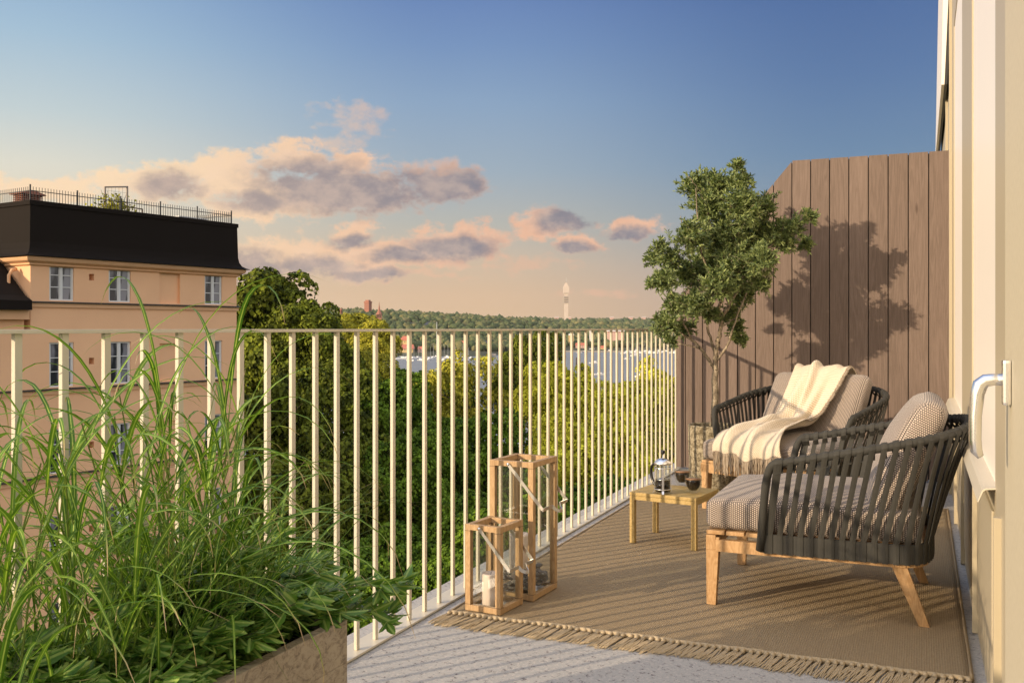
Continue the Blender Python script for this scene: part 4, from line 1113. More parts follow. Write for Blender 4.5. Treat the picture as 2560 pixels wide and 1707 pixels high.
def wall_with_openings(mb, x0, x1, z0, z1, ops, depth):
    xs = sorted({x0, x1, *[o[0] for o in ops], *[o[1] for o in ops]}); zs = sorted({z0, z1, *[o[2] for o in ops], *[o[3] for o in ops]})
    xs = [x for x in xs if x0 <= x <= x1]; zs = [z for z in zs if z0 <= z <= z1]
    for a, b in zip(xs[:-1], xs[1:]):
        for c, d in zip(zs[:-1], zs[1:]):
            mx, mz = (a+b)/2, (c+d)/2
            if any(o[0] < mx < o[1] and o[2] < mz < o[3] for o in ops): continue
            mb.add([(a, 0, c), (b, 0, c), (b, 0, d), (a, 0, d)], [(0, 1, 2, 3)])
    for o in ops:
        a, b, c, d = o[:4]; e = depth if o[4] != 'v' else .3
        mb.add([(a, 0, c), (b, 0, c), (b, 0, d), (a, 0, d), (a, e, c), (b, e, c), (b, e, d), (a, e, d)], [(0, 4, 5, 1), (1, 5, 6, 2), (2, 6, 7, 3), (3, 7, 4, 0)])
        if o[4] == 'n': mb.add([(a, e, c), (b, e, c), (b, e, d), (a, e, d)], [(0, 1, 2, 3)])
wb = MB()
wall_with_openings(wb, 0, LB, 1.0, 3.75, [o for o in openings if o[5] == 0], .13)
wall_with_openings(wb, XL, LB, -24.5, 1.0, [o for o in openings if o[5] > 0], .13)
wb.add([(0, 0, .6), (0, 12, .6), (0, 12, 3.75), (0, 0, 3.75)], [(0, 1, 2, 3)]); wb.add([(LB, 0, -24.5), (LB, 12, -24.5), (LB, 12, 3.75), (LB, 0, 3.75)], [(3, 2, 1, 0)])
wb.add([(XL, 12, -24.5), (LB, 12, -24.5), (LB, 12, 3.75), (XL, 12, 1.0)], [(0, 1, 2, 3)]); wb.add([(XL, .31, -24.5), (LB, .31, -24.5), (LB, .31, 3.7), (0, .31, 3.7), (0, .31, .9), (XL, .31, .9)], [(0, 1, 2, 3, 4, 5)])
wb.build('wall', 'plaster', bd, fix=False)
# windows: one mesh per size, copied
def win_mesh(w, h):
    f = MB(); t_ = .055; y0, y1 = .055, .125
    f.box((0, y0, 0), (t_, y1, h)); f.box((w-t_, y0, 0), (w, y1, h)); f.box((t_, y0, h-t_), (w-t_, y1, h)); f.box((t_, y0, 0), (w-t_, y1, t_))
    f.box((w/2-.045, y0-.004, t_), (w/2+.045, y1, h-t_))
    for a, b in ((t_, w/2-.045), (w/2+.045, w-t_)):
        for k in (1, 2): z = t_+(h-2*t_)*k/3; f.box((a, y0+.015, z-.016), (b, y1-.01, z+.016))
        f.box((a, y0+.02, t_), (a+.035, y1-.008, h-t_)); f.box((b-.035, y0+.02, t_), (b, y1-.008, h-t_))
    p = MB(); p.box((t_, .105, t_), (w-t_, .112, h-t_))
    c = MB()
    for sgn, (a, b) in ((-1, (t_, w*.30)), (1, (w*.70, w-t_))):
        n = 14; vs = []
        for q in range(n+1):
            x = a+(b-a)*q/n; y = .17+.02*sin(q*1.9); vs += [(x, y, t_), (x, y, h-t_)]
        c.add(vs, [(2*q, 2*q+2, 2*q+3, 2*q+1) for q in range(n)])
    return f.mesh('window', 'window_white'), p.mesh('pane', 'window_pane')
cache = {}
for a, b, c, d, k, fl_ in openings:
    if k != 'w' or c < -16: continue
    key = (round(b-a, 2), round(d-c, 2))
    if key not in cache: cache[key] = win_mesh(b-a-.004, d-c-.002)
    f, p = cache[key]
    wo_ = bpy.data.objects.new('window', f); wo_.location = (a+.002, 0, c+.001); link(wo_, bd)
    po = bpy.data.objects.new('pane', p); link(po, wo_)
for i, zf in enumerate(zfl):
    x0 = -.12 if i == 0 else XL
    MB().prism([(.02, zf-.02), (-.15, zf-.055), (-.15, zf-.085), (.02, zf-.075)], x0, LB+.12, 'x').build('ledge', 'ledge_sheet', bd)
    MB().box((x0+.03, -.07, zf-.24), (LB+.06, .01, zf-.080)).build('string_course', 'plaster_trim', bd)
# return-side ledge and cornice
def ring_sweep(prof, x0, x1, y0, y1):
    """sweep profile (outward offset, z) round a rectangle"""
    mb = MB(); n = len(prof); vs = []
    for o, z in prof: vs += [(x0-o, y0-o, z), (x1+o, y0-o, z), (x1+o, y1+o, z), (x0-o, y1+o, z)]
    fs = [(i*4+k, i*4+(k+1) % 4, (i+1)*4+(k+1) % 4, (i+1)*4+k) for i in range(n-1) for k in range(4)]
    mb.add(vs, fs); return mb
ring_sweep([(-.02, 3.45), (.10, 3.50), (.10, 3.56), (.26, 3.64), (.30, 3.72), (.30, 3.80), (-.02, 3.80)], 0, LB, 0, 12).build('cornice', 'plaster_trim', bd)
rf = ring_sweep([(-.1, 3.795), (.42, 3.805), (.42, 3.83), (.30, 3.87), (.17, 3.96), (.09, 4.12), (.05, 4.35), (.02, 5.72), (.06, 5.73), (.06, 5.90), (-.3, 5.83)], 0, LB, 0, 12)
rf.add([(.3, .3, 5.829), (LB-.3, .3, 5.829), (LB-.3, 11.7, 5.829), (.3, 11.7, 5.829)], [(0, 1, 2, 3)])
rfo = rf.build('roof', 'roof_sheet', bd)
# lower wing on the left with its own dark roof
wg = MB(); wg.box((XL, .15, .6), (-.15, 9, 1.72)); wg.build('wing_wall', 'plaster', bd)
MB().box((XL, -.12, 1.45), (-.10, 9, 1.80)).build('wing_cornice', 'plaster_trim', bd)
MB().prism([(-.35, 1.80), (-.35, 2.15), (.1, 2.35), (2.6, 4.4), (9, 4.4), (9, 1.80)], XL, -.14, 'x').build('wing_roof', 'roof_sheet', bd)
dp = MB(); dp.tube([(-.12, .7, 3.35), (-.30, .7, 3.30), (-.42, .7, 3.1), (-.42, .7, 2.0)], .06, 8); dp.build('downpipe', 'plaster_trim', bd)
# ---- roof terrace railing and things on the roof
rr = empty('roof_railing', tuple((Matrix.Translation((A_.x, A_.y, 0)) @ Matrix.Rotation(brz, 4, 'Z') @ Vector((0, 0, 5.83)))), brz, 'thin black picket railing round the roof terrace of the peach building', 'railing')
y_r = .18; z0 = 0
rl = MB()
for z in (.08, .44): rl.box((.1, y_r-.012, z), (LB-.15, y_r+.012, z+.028)); rl.box((.1-.012, y_r, z), (.1+.012, 8, z+.028)); rl.box((LB-.15-.012, y_r, z), (LB-.15+.012, 8, z+.028))
rl.build('rail_bars', 'black_metal', rr)
po_ = MB().box((-.022, -.022, 0), (.022, .022, .68)).mesh('post', 'black_metal')
for x in np.linspace(.1, LB-.15, 6):
    o = bpy.data.objects.new('post', po_); o.location = (x, y_r, 0); link(o, rr)
pk_ = MB().box((-.008, -.008, .02), (.008, .008, .60)).mesh('picket', 'black_metal')
x = .1
while x < LB-.15:
    o = bpy.data.objects.new('picket', pk_); o.location = (x, y_r, 0); link(o, rr); x += .118
y = y_r+.15
sp_ = MB()
while y < 7: sp_.box((.092, y-.008, .02), (.108, y+.008, .60)); sp_.box((LB-.158, y-.008, .02), (LB-.142, y+.008, .60)); y += .14
sp_.build('side_pickets', 'black_metal', rr)
def roof_pt(px_, s_off, z): 
    n = Vector((-dx_.y, dx_.x, 0)); d = px_dir(px_, HY); d.z = 0; k = (A_.dot(n)+s_off)/d.dot(n); q = d*k; return (q.x, q.y, z)
cz = empty('chimney', roof_pt(74, 2.0, 5.83), brz, 'square red brick chimney with flat cap on the roof corner', 'chimney')
cz.location = roof_pt(70, 1.2, 5.83)
c_ = MB(); c_.box((-.40, -.3, -.3), (.40, .3, .10)); c_.build('brick_stack', 'brick_red', cz)
c_ = MB(); 
for q in range(4): c_.box((-.42+.001*q, -.32, .12+.07*q), (.42-.001*q, .32, .155+.07*q))
c_.box((-.50, -.40, .40), (.50, .40, .43)); c_.prism([(-.50, .431), (.50, .431), (.12, .54), (-.12, .54)], -.4, .4, 'y'); c_.build('chimney_cap', 'brick_red', cz)
M['ledge_frame'] = simple('ledge_frame', (.30, .25, .21), .8)
tr_ = empty('trellis', roof_pt(262, 1.2, 5.83), brz, 'tall pale frame trellis with wire grid on the roof terrace', 'trellis')
t_ = MB(); t_.box((0, 0, 0), (.06, .06, 1.15)); t_.box((1.05, 0, 0), (1.11, .06, 1.3)); t_.bar((.03, .03, 1.13), (1.08, .03, 1.27), .06, .06); t_.build('frame', 'ledge_frame', tr_)
t_ = MB()
for q in range(1, 6): t_.box((.17*q, .025, 0), (.17*q+.006, .031, 1.14+.02*q))
for q in range(1, 6): t_.box((.05, .02, .2*q), (1.06, .026, .2*q+.006))
t_.build('wire_grid', 'black_metal', tr_)
rp_ = empty('roof_shrub', roof_pt(285, 1.0, 5.83), brz, 'yellowing climbing shrub growing at the trellis on the roof', 'shrub')
g5 = np.random.default_rng(3); n5 = 620
pp = np.stack([g5.normal(0, .42, n5), g5.normal(0, .15, n5), np.abs(g5.normal(.2, .26, n5))], -1)
V, F, _ = batch(np.array([(-.5, -.5, 0), (.5, -.5, .1), (.5, .5, 0), (-.5, .5, .1)]), np.array([(0, 1, 2, 3)]), frames_from(g5.normal(size=(n5, 3))), pp, g5.uniform(.05, .11, n5))
np_obj('foliage', np_mesh('shrub_foliage', V, F, 'crown_gold'), rp_)
st5 = MB()
for q in range(5): st5.tube([(0, 0, 0), ((q-2)*.2, 0, .5), ((q-2)*.3, 0, .95)], [.02, .015, .006], 5)
st5.build('stems', 'bark', rp_)
gt_ = empty('roof_gate', roof_pt(318, 1.2, 5.83), brz, 'low dark tubular gate frame beside the trellis on the roof', 'gate')
MB().tube([(0, 0, 0), (0, 0, .42), (.75, 0, .40), (.75, 0, 0)], .03, 6).build('gate_frame', 'twig', gt_)
gf = empty('patio_table', roof_pt(470, 1.8, 5.83), brz, 'pale garden table on the roof terrace near the right end', 'table')
g_ = MB(); g_.box((-.8, -.4, .30), (.8, .4, .34)); g_.build('table_top', 'window_white', gf)
g_ = MB()
for sx in (-.7, .7):
    for sy in (-.3, .3): MB().box((sx-.03, sy-.03, 0), (sx+.03, sy+.03, .299)).build('leg', 'window_white', gf)

# ================================================================== TERRAIN AND WATER
WZ = -39.0
M['ground_mat'] = simple('ground_mat', (.05, .055, .022), .95, 0, .4, .05, .3, .5)
m, t = material('water'); co = obj_co(t); n = t.noise(t.mapping(co, (1, .35, 1), rot=(0, 0, -.2)), .12, 6, .65)
n2 = t.noise(t.mapping(co, (1, .2, 1)), .012, 3)
finish(t, principled(t, t.mix(n2, (.22, .235, .235, 1), (.28, .29, .285, 1)), .6, 0, t.bump(n, .35, 3.0), .12)); M['water'] = m
M['shore_grass'] = simple('shore_grass', (.10, .11, .05), .95)
M['stone_quay'] = simple('stone_quay', (.30, .27, .23), .9, 0, .2, .2)
def sm(a, b, x): q = np.clip((x-a)/(b-a), 0, 1); return q*q*(3-2*q)
def az_of_px(x): return px_azel(x, HY)[0]
AZS = [az_of_px(x) for x in (1180, 1420)]
kx = np.array([az_of_px(x) for x in (300, 700, 850, 1000, 1200, 1400, 1700, 2300)]); kz = np.array([34, 34, 32, 28, 17, 3, -3, -4.])
def shore_r(a): return 1380+320*sm(AZS[0], AZS[1], a)
def height(a, r):
    near = -22-23.5*sm(150, 330, r)
    rs = shore_r(a); top = np.interp(a, kx, kz)
    far = -45+9.5*sm(rs-25, rs+10, r)+(top+36)*sm(rs+60, rs+820, r)+.0*r
    far = far+(26-np.maximum(top, -2)*.6)*sm(3000, 4700, r)
    return np.where(r < rs-60, near, far)
RMAX = 6000
angs = np.linspace(-pi, pi, 721); rad = np.concatenate([[.5], np.geomspace(8, RMAX, 120)])
Agr, Rgr = np.meshgrid(angs[:-1], rad)
in_view = (Agr > -1.2) & (Agr < .35)
hz_ = np.where(in_view, height(Agr, Rgr), -22+0*Rgr)
V = np.stack([Rgr*np.sin(Agr), Rgr*np.cos(Agr), hz_+(Rgr < 30)*-.0], -1).reshape(-1, 3)
na = len(angs)-1; F = []
I, J = np.meshgrid(np.arange(len(rad)-1), np.arange(na), indexing='ij'); J2 = (J+1) % na
F = np.stack([I*na+J, I*na+J2, (I+1)*na+J2, (I+1)*na+J], -1).reshape(-1, 4)
tag(np_obj('ground', np_mesh('ground', V, F, 'ground_mat', smooth=True)), kind='structure')
tag(MB().add([(-4000, 150, WZ), (2500, 150, WZ), (2500, 4000, WZ), (-4000, 4000, WZ)], [(0, 1, 2, 3)]).build('water', 'water'), kind='structure')

# ================================================================== FAR FOREST
def blob_field(n, rfun, radius, seed):
    g = np.random.default_rng(seed); a = g.uniform(az_of_px(480), az_of_px(1760), n); r = rfun(a, g)
    bm = bmesh.new(); bmesh.ops.create_icosphere(bm, subdivisions=2 if n < 0 else 1, radius=1); bm.verts.ensure_lookup_table()
    tv_ = np.array([tuple(v.co) for v in bm.verts]); tf_ = np.array([[v.index for v in f.verts] for f in bm.faces]); bm.free()
    clear = (a > az_of_px(930)) & (a < az_of_px(1255)) & (r < 1500) | (a > az_of_px(1395)) & (r < 1800)
    a = a[~clear]; r = r[~clear]; n = len(a)
    R_ = radius(g, n); h = height(a, r); T = np.stack([r*np.sin(a), r*np.cos(a), h+R_*.75], -1)
    P_ = tv_[None]*(1+g.normal(0, .16, (n, len(tv_), 1)))*np.stack([R_, R_, R_*g.uniform(.8, 1.25, n)], -1)[:, None, :]+T[:, None, :]
    return P_.reshape(-1, 3), (tf_[None]+(np.arange(n)*len(tv_))[:, None, None]).reshape(-1, 3)
V1, F1 = blob_field(6800, lambda a, g: shore_r(a)+30+1300*g.random(len(a))**.9, lambda g, n: g.uniform(4.5, 8.5, n), 1)
V2, F2 = blob_field(2200, lambda a, g: g.uniform(2600, 4900, len(a)), lambda g, n: g.uniform(9, 15, n), 2)
tag(np_obj('forest', np_mesh('forest', np.vstack([V1, V2]), np.vstack([F1, F2+len(V1)]), 'forest')), kind='stuff')

# ================================================================== FAR BUILDINGS, TOWERS, BOATS
M['far_roof_red'] = simple('far_roof_red', (.50, .16, .10), .85, 0, .15, .3)
M['far_white'] = simple('far_white', (.72, .66, .58), .8, 0, .05, .3)
M['far_yellow'] = simple('far_yellow', (.66, .46, .20), .8, 0, .08, .3)
M['far_pink'] = simple('far_pink', (.62, .40, .32), .8, 0, .08, .3)
M['far_dark'] = simple('far_dark', (.04, .045, .06), .7, 0, .1, .3)
M['boat_white'] = simple('boat_white', (.85, .82, .78), .4, 0, .03)
M['boat_blue'] = simple('boat_blue', (.05, .06, .16), .4)
M['tower_concrete'] = simple('tower_concrete', (.64, .53, .43), .85, 0, .08, .2)
MPP = lambda d: d/FP       # metres per photo pixel at a depth
def house(label, x0, x1, ye, yr, yb_, depth, wall, roof, group=None, hip=False):
    """far house: columns x0..x1, eave row ye, ridge row yr, base row yb_"""
    c = at((x0+x1)/2, HY, depth); w = (x1-x0)*MPP(depth); zb = at(x0, yb_, depth).z; ze = at(x0, ye, depth).z; zr = at(x0, yr, depth).z
    zb -= 8
    h = empty('house', (c.x, c.y, zb-2), TH, label, 'house', group); d = max(6, w*.6)
    ww = MB(); ww.box((-w/2, 0, 0), (w/2, d, ze-zb+2)); ww.build('wall', wall, h)
    k = w*.32 if hip else 0.0; e = w*.04
    z1 = ze-zb+2; z2 = zr-zb+2
    vs = [(-w/2-e, -e, z1+.02), (w/2+e, -e, z1+.02), (w/2+e, d+e, z1+.02), (-w/2-e, d+e, z1+.02), (-w/2+k, d/2, z2), (w/2-k, d/2, z2)]
    ro = MB().add(vs, [(0, 1, 5, 4), (2, 3, 4, 5), (1, 2, 5), (3, 0, 4), (3, 2, 1, 0)]).build('roof', roof, h)
    nwin = max(2, int(w/3.2)); wm = MB().box((-.45, -.06, 0), (.45, .05, 1.3)).mesh('window', 'far_dark')
    for q in range(nwin):
        z = z1-2.6 if z1 < 16 else z1-3.0
        if z+1.4 < z1:
            o = bpy.data.objects.new('window', wm); o.location = (-w/2+w*(q+.5)/nwin, 0, z); link(o, h)
    MB().box((-.5, d/2-.4, (z1+z2)/2), (.5, d/2+.4, z2+1.2)).build('chimney', 'brick_red', ro)
    return h
G = 'houses beyond the water'
house('red pyramid-roofed yellow house above the marina', 998, 1026, 851, 840, 864, 1480, 'far_yellow', 'far_roof_red', G, True)
house('long low house with a red roof just below the pyramid-roofed one', 975, 1032, 872, 861, 882, 1440, 'far_yellow', 'far_roof_red', G)
house('small white gabled house with red roof left of the long red-roofed one', 968, 984, 873, 866, 884, 1435, 'far_white', 'far_roof_red', G)
house('low ochre shed at the marina edge', 946, 976, 880, 876, 890, 1425, 'far_yellow', 'far_yellow', G)
house('small pinkish house with red roof among trees right of the pyramid-roofed one', 1044, 1066, 873, 866, 884, 1450, 'far_pink', 'far_roof_red', G)
house('house with a bright red hipped roof alone among the trees', 1142, 1166, 862, 852, 872, 1520, 'far_pink', 'far_roof_red', G, True)
house('small white house with dark roof beside the open trees', 1212, 1226, 858, 852, 868, 1530, 'far_white', 'far_dark', G)
house('brick-red flat block in the woods just above the railing', 1024, 1040, 808, 806, 826, 1900, 'brick_red', 'far_dark', G)
house('large white mansion with dark blue roof in the woods', 1052, 1100, 817, 804, 826, 1880, 'far_white', 'far_dark', G, True)
house('cream block behind the railing, left of the pinkish manor', 1474, 1485, 824, 823, 840, 1860, 'far_white', 'far_white', G)
house('pinkish manor beyond the water', 1520, 1560, 828, 822, 842, 1860, 'far_pink', 'far_white', G)
house('red-roofed shed row at the far shore', 1440, 1468, 863, 857, 872, 1780, 'far_pink', 'far_roof_red', G)
house('pale boathouse on the far quay', 1474, 1486, 873, 871, 880, 1745, 'far_white', 'far_white', G)
house('orange boathouse on the far quay', 1502, 1514, 870, 864, 880, 1745, 'far_yellow', 'far_roof_red', G)
house('ochre villa between the trees above the far quay', 1422, 1434, 838, 834, 846, 1840, 'far_yellow', 'far_white', G)
for i, (x, w) in enumerate(((1392, 10), (1425, 6), (1530, 10), (1578, 12), (1610, 10), (1640, 12), (1300, 8))):
    house('pale apartment slab on the skyline ridge', x-w/2, x+w/2, 793, 792, 800, 4300, 'far_pink', 'far_white', 'blocks on the skyline ridge')
# telecom tower
tw = at(1415.5, HY, 3230); k_ = MPP(3230)
tt = empty('telecom_tower', (tw.x, tw.y, 0), TH, 'tall pale concrete telecom tower standing above the woods on the horizon', 'tower')
zz = lambda y: H+(HY-y)*k_
MB().box((-4.9*k_, -5*k_, 0), (4.9*k_, 5*k_, zz(733))).build('shaft', 'tower_concrete', tt)
MB().box((-7.2*k_, -7*k_, zz(733)), (7.2*k_, 7*k_, zz(716))).build('top_storeys', 'tower_concrete', tt)
MB().box((-5*k_, -5*k_, zz(716)), (4.4*k_, 5*k_, zz(711))).build('upper_block', 'tower_concrete', tt)
MB().box((-3.4*k_, -3*k_, zz(711)), (2.6*k_, 3*k_, zz(707))).build('machine_room', 'tower_concrete', tt)
MB().tube([(0, 0, zz(707)), (0, 0, zz(694))], [.5*k_, .15*k_], 6).build('antenna', 'window_white', tt)
pt_ = MB().box((-7.2*k_, -7*k_, 0), (7.2*k_, 7*k_, 1.1*k_)).mesh('platform', 'tower_concrete')
for y in (743, 747.5, 752, 756.5):
    o = bpy.data.objects.new('platform', pt_); o.location = (0, 0, zz(y)); link(o, tt)
dk = MB()
for y in (741, 745.2, 749.7, 754.2): dk.box((-5.2*k_, -5.3*k_, zz(y)-1.2*k_), (5.2*k_, 5.3*k_, zz(y)+.2*k_))
dk.build('recess', 'far_dark', tt)
# brick tower block
d_ = 2050; k_ = MPP(d_); c = at(920, HY, d_)
bt = empty('brick_tower', (c.x, c.y, 0), TH-.5, 'broad red brick tower on the wooded hill, left of the spire', 'tower')
MB().box((-7.0*k_, -6*k_, 0), (7.0*k_, 6*k_, zz(757))).build('wall', 'brick_red', bt)
MB().box((-7.8*k_, -6.8*k_, zz(757)), (7.8*k_, 6.8*k_, zz(753.5))).build('parapet', 'brick_red', bt)
MB().box((-5*k_, -4.5*k_, zz(753.5)), (5*k_, 4.5*k_, zz(750))).build('top_storey', 'brick_red', bt)
wm = MB().box((-.5*k_, -6.15*k_, 0), (.5*k_, -5.9*k_, 1.3*k_)).mesh('window', 'far_dark')
for y in (760, 764, 768, 772):
    for x in (-4, 0, 4):
        o = bpy.data.objects.new('window', wm); o.location = (x*k_, 0, zz(y)-1.3*k_); link(o, bt)
d_ = 1850; k_ = MPP(d_); c = at(948, HY, d_)
cs = empty('church_spire', (c.x, c.y, 0), TH, 'dark red bell tower with a thin pointed spire rising from the woods', 'spire')
MB().box((-6.2*k_, -6*k_, 0), (6.2*k_, 6*k_, zz(794))).build('base', 'brick_red', cs)
po2 = MB()
for x in (-5.5, -2, 2, 5.5): po2.box(((x-.7)*k_, -5.6*k_, zz(794)), ((x+.7)*k_, 5.6*k_, zz(786)))
po2.build('belfry', 'brick_red', cs)
MB().lathe([(8.4*k_, zz(786)), (6.4*k_, zz(782)), (3.6*k_, zz(777)), (2.4*k_, zz(773)), (1.0*k_, zz(763)), (0, zz(752))], 8, sm=False).build('roof', 'brick_red', cs)
d_ = 1900; k_ = MPP(d_); c = at(853, HY, d_)
cd = empty('round_pavilion', (c.x, c.y, 0), TH, 'tiny round pavilion roof peeking over the trees left of the brick tower', 'pavilion')
MB().lathe([(3*k_, 0), (3*k_, zz(776)), (3.8*k_, zz(775.6)), (2.5*k_, zz(772.5)), (.4*k_, zz(770)), (0, zz(767))], 12).build('dome', 'brick_red', cd)
# quay strips and boats
def boat(x, y, L, mast, rz, label, group, mat='boat_white', cabin=True, name='boat'):
    p = on_ground(x, y, WZ)
    b = empty(name, (p.x, p.y, WZ), TH+rz, label, 'boat', group); h = MB(); n = 8; vs = []
    for i in range(n+1):
        s = i/n; w = L*.16*(1-(max(0, s-.35)/.65)**2.2); xx = -L/2+L*s
        vs += [(xx, -w, L*.10+L*.04*s), (xx, -w*.6, -.2), (xx, w*.6, -.2), (xx, w, L*.10+L*.04*s)]
    fs = [(i*4+k, i*4+k+1, i*4+k+5, i*4+k+4) for i in range(n) for k in range(3)]+[(i*4+3, i*4, i*4+4, i*4+7) for i in range(n)]+[(0, 1, 2, 3)]
    h.add(vs, fs); h.build('hull', mat, b)
    if cabin: MB().box((-L*.22, -L*.08, L*.11), (L*.12, L*.08, L*.22), L*.01).build('cabin', 'boat_white', b)
    if mast:
        MB().tube([(L*.06, 0, L*.1), (L*.06, 0, mast)], [.13, .06], 5).build('mast', 'boat_white', b)
        MB().tube([(L*.06, 0, L*.28), (-L*.40, 0, L*.27)], [.16, .12], 5).build('boom', 'boat_white', b)
    return b
rb = random.Random(8)
for i in range(26):
    x = 1556+i*5.4+rb.uniform(-1.5, 1.5)
    boat(x, rb.uniform(878, 884), rb.uniform(9, 14), rb.choice((0, 14, 16, 18)), rb.uniform(-1.6, 1.6), 'white boat moored in the crowded marina along the far right shore', 'boats in the far marina')
for i in range(22):
    x = 978+i*9.5+rb.uniform(-3, 3)
    boat(x, rb.uniform(891.5, 903), rb.uniform(9, 15), rb.choice((0, 15, 17, 19)), rb.uniform(-1.6, 1.6), 'white boat in the marina seen through the tree tops', 'boats in the near marina')
boat(1589, 890, 15, 19, .3, 'white sailing boat lying off the far marina', None)
boat(1487, 908.5, 13, 0, .1, 'small white motor boat crossing the open water', None, cabin=True)
boat(1500, 937, 10, 0, .1, 'small white motor boat close above the yellow trees', None)
boat(1462, 881, 10, 0, 0, 'dark blue boat at the far quay', None, 'boat_blue')
boat(1526, 880, 17, 0, 0, 'long dark blue barge at the far quay', None, 'boat_blue')
boat(1448, 882, 10, 0, 0, 'low pale boat at the left end of the far quay', None)
boat(1607, 944, 17, 16, .9, 'large white motor yacht with mast above the yellow trees', None)
boat(1566, 898, 8, 10, 0, 'lone small sailing boat in the middle of the bay', None)
c = on_ground(1441, 926, WZ)
pl_ = empty('mooring_post', (c.x, c.y, WZ-1), 0, 'brown timber mooring post standing in the water', 'post'); MB().tube([(0, 0, 0), (0, 0, 13.5)], [1.0, .6], 6).build('pile', 'bark', pl_)
qs = MB()
for x0, x1, y in ((940, 1240, 889), (1380, 1470, 880), (1470, 1560, 880.5)):
    p, q = on_ground(x0, y, WZ), on_ground(x1, y, WZ); u = (q-p).normalized(); n = Vector((-u.y, u.x, 0))
    qs.add([p, q, q+n*30, p+n*30]+[v+Vector((0, 0, 2.2)) for v in (p, q, q+n*30, p+n*30)], [(4, 5, 6, 7), (0, 1, 5, 4), (1, 2, 6, 5), (3, 0, 4, 7)])
tag(qs.build('quay', 'stone_quay'), kind='structure')
fpz = at(1092, 806, 1000); fo = empty('flagpole', (fpz.x, fpz.y, -34), 0, 'thin white flagpole in front of the dark-roofed mansion', 'flagpole')
MB().tube([(0, 0, 0), (0, 0, fpz.z+34)], [.35, .2], 6).build('pole', 'window_white', fo); MB().lathe([(0, 0), (.4, .3), (0, .6)], 8, (0, 0, fpz.z+34)).build('finial', 'window_white', fo)

# garden house between the trees
c = at(1165, 1185, 56)
gh = empty('garden_house', (c.x, c.y, c.z-5.8), TH+.9, 'small brown tiled roof and ochre gable showing between the trees', 'house')
MB().box((-1.6, -1.5, 0), (1.6, 1.5, 4.6)).build('wall', 'far_yellow', gh)
M['brown_tile'] = simple('brown_tile', (.17, .08, .05), .9, 0, .4, 6, .5, 20)
MB().prism([(-1.9, 4.5), (1.9, 4.5), (0, 6.0)], -1.8, 1.8, 'x').build('roof', 'brown_tile', gh)
# wooden stair fence by the path
c = at(1150, 990, 66); sf = empty('stair_fence', (c.x, c.y, c.z-1), TH-.2, 'dark wooden handrail of a sloping path between the trees', 'fence')
f_ = MB()
for q in range(5): f_.bar((q*.9-1.8, 0, -q*.35), (q*.9-1.8, 0, 1.3-q*.35), .09, .09)
f_.build('posts', 'bark', sf); MB().bar((-1.9, 0, 1.32), (1.9, 0, -.12), .09, .09, (0, 1, 0)).build('handrail', 'bark', sf)

# ================================================================== NEAR TREES
def crown_mesh(name, mat, seed, nclump=46, nleaf=15000, leaf=.040, openness=0.0):
    g = np.random.default_rng(seed)
    c = g.normal(size=(nclump, 3)); c /= np.linalg.norm(c, axis=1, keepdims=True)
    c[:, 2] = np.abs(c[:, 2])*1.15-.35*g.random(nclump)
    rad_ = g.uniform(.66, .94, nclump)
    C = c*rad_[:, None]; C[:, 2] *= 1.12
    cr_ = g.uniform(.18, .33, nclump)
    idx = g.integers(0, nclump, nleaf)
    d = g.normal(size=(nleaf, 3)); d[:, 2] += .35; d += c[idx]*.9; d /= np.linalg.norm(d, axis=1, keepdims=True)
    sub = np.sin(d*9+idx[:, None])*.10
    P_ = C[idx]+d*(cr_[idx]*(1+sub.sum(1)*.5)*g.uniform(.75, 1.06, nleaf)**.6)[:, None]
    # inner fill
    ni = int(nleaf*.22*(1-openness)); q = g.normal(size=(ni, 3)); q /= np.linalg.norm(q, axis=1, keepdims=True); q *= g.uniform(.3, .78, ni)[:, None]; q[:, 2] = q[:, 2]*1.05
    P_ = np.vstack([P_, q]); nrm = np.vstack([d, q/np.linalg.norm(q, axis=1, keepdims=True)]); n = len(P_)
    tv_ = np.array([(-.5, -.5, 0), (.5, -.42, .12), (.42, .5, 0), (-.4, .42, .12)]); tf_ = np.array([(0, 1, 2, 3)])
    nr = nrm+g.normal(size=nrm.shape)*.45; nr /= np.linalg.norm(nr, axis=1, keepdims=True)
    x = np.cross(nr, g.normal(size=nr.shape)); x /= np.linalg.norm(x, axis=1, keepdims=True); y = np.cross(nr, x)
    R3 = np.stack([x, y, nr], 2)
    V, F, _ = batch(tv_, tf_, R3, P_, g.uniform(.6, 1.25, n)*leaf)
    return np_mesh(name, V, F, mat)
CM = {}
def crown_of(mat, var):
    k = (mat, var)
    if k not in CM:
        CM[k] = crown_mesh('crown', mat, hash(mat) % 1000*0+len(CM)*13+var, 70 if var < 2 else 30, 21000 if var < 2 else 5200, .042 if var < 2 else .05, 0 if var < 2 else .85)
    return CM[k]
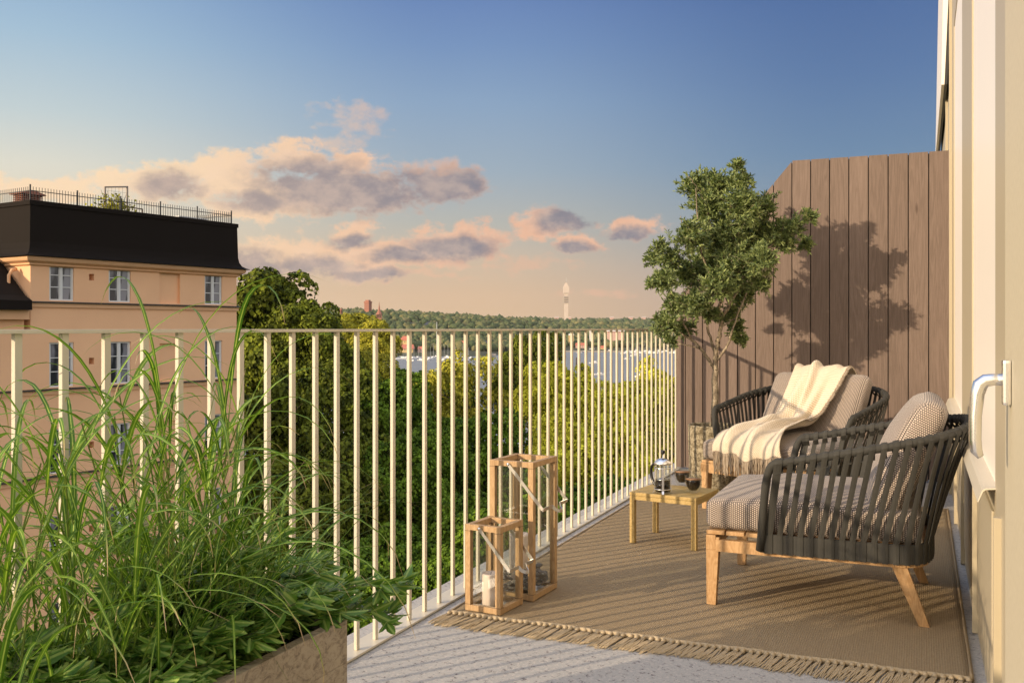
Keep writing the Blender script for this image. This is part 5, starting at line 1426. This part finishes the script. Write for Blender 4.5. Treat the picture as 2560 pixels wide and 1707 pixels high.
def near_tree(label, x, ytop, depth, R, mat, var=0, stretch=1.0):
    c = at(x, ytop, depth); top = c.z; cz_ = top-R*1.18*stretch; gz = -22.0
    t = empty('tree', (c.x, c.y, gz), 0, label, 'tree', 'trees below the balcony')
    o = bpy.data.objects.new('crown', crown_of(mat, var)); link(o, t); o.location = (0, 0, cz_-gz); o.scale = (R, R, R*stretch); o.rotation_euler = (0, 0, random.uniform(0, 6.28))
    tb_ = MB(); hh = cz_-gz
    tb_.tube([(0, 0, 0), (.15, .1, hh*.4), (-.1, .1, hh*.8), (0, 0, hh+R*.3)], [R*.085+.12, R*.07+.08, R*.05+.05, .05], 8)
    for q in range(7):
        a = q*.9+random.random(); zz_ = hh*.62+q*R*.12
        tb_.tube(bez((0, 0, zz_), (cos(a)*R*.25, sin(a)*R*.25, zz_+R*.2), (cos(a)*R*.5, sin(a)*R*.5, zz_+R*.5), (cos(a)*R*.75, sin(a)*R*.75, zz_+R*.75), 5), [.13, .11, .09, .07, .05, .03], 5)
    tb_.build('trunk', 'bark', t)
random.seed(77)
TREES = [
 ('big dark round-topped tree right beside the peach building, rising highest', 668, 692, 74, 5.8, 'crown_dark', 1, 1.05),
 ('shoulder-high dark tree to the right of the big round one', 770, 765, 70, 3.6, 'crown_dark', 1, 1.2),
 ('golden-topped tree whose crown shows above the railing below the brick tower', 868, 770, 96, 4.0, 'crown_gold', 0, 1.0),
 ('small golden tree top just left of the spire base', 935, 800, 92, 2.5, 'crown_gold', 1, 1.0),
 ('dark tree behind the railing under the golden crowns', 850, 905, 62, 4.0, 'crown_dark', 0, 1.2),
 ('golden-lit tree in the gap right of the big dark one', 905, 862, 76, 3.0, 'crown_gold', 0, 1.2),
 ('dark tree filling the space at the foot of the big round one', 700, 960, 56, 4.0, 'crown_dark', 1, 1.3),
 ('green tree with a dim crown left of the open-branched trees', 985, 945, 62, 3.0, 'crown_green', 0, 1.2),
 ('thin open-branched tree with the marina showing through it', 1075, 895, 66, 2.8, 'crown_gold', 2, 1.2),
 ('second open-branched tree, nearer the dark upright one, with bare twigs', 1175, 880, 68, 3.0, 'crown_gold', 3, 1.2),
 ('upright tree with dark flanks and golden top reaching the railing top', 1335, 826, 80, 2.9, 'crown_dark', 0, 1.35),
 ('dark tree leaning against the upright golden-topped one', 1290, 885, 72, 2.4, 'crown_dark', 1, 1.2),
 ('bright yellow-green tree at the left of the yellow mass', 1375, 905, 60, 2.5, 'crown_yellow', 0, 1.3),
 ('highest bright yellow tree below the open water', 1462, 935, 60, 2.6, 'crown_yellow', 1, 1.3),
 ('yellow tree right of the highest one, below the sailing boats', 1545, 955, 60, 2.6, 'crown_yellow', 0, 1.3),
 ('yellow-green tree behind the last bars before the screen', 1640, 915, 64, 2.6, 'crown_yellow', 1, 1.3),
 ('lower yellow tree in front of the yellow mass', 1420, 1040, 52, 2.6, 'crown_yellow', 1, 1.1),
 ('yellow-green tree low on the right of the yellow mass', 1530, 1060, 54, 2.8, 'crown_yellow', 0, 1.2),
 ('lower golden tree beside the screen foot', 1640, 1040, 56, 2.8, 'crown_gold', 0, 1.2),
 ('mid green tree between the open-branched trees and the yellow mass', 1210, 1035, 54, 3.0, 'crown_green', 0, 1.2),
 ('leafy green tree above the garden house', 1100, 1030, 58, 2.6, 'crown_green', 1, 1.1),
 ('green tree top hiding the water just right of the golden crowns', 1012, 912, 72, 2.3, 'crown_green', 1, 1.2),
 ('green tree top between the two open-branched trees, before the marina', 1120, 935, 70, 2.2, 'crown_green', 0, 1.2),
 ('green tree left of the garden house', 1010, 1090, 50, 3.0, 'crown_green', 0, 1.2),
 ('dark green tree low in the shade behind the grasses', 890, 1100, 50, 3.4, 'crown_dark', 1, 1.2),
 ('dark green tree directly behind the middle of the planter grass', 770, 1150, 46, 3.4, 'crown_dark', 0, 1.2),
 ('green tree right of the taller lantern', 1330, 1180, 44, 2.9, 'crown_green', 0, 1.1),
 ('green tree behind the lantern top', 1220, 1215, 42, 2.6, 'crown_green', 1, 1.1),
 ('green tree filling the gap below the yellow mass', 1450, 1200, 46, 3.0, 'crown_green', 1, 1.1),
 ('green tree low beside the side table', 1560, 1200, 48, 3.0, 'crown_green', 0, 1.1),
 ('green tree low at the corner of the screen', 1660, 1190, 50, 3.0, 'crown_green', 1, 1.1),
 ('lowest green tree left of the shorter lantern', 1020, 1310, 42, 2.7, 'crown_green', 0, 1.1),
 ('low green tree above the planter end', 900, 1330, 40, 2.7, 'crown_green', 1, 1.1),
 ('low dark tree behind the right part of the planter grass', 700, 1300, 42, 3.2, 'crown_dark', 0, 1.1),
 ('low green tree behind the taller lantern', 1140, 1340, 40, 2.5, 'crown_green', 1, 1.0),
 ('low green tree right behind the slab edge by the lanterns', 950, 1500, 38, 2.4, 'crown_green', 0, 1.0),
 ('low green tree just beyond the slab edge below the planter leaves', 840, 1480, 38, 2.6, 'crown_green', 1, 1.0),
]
for a in TREES: near_tree(*a)
print('objects', len(bpy.data.objects))

# ================================================================== HAZE
m = bpy.data.materials.new('haze'); m.use_nodes = True; t = NT(m.node_tree); t.n.clear()
o = t.new('ShaderNodeOutputMaterial'); pv = t.new('ShaderNodeVolumePrincipled'); pv.inputs['Density'].default_value = 2.6e-5; pv.inputs['Color'].default_value = (.86, .86, .84, 1)
t.l.new(pv.outputs[0], o.inputs['Volume']); m.cycles.homogeneous_volume = True; M['haze'] = m
tag(MB().box((-6100, -6100, -47), (6100, 6100, 230)).build('haze', 'haze'), kind='stuff')
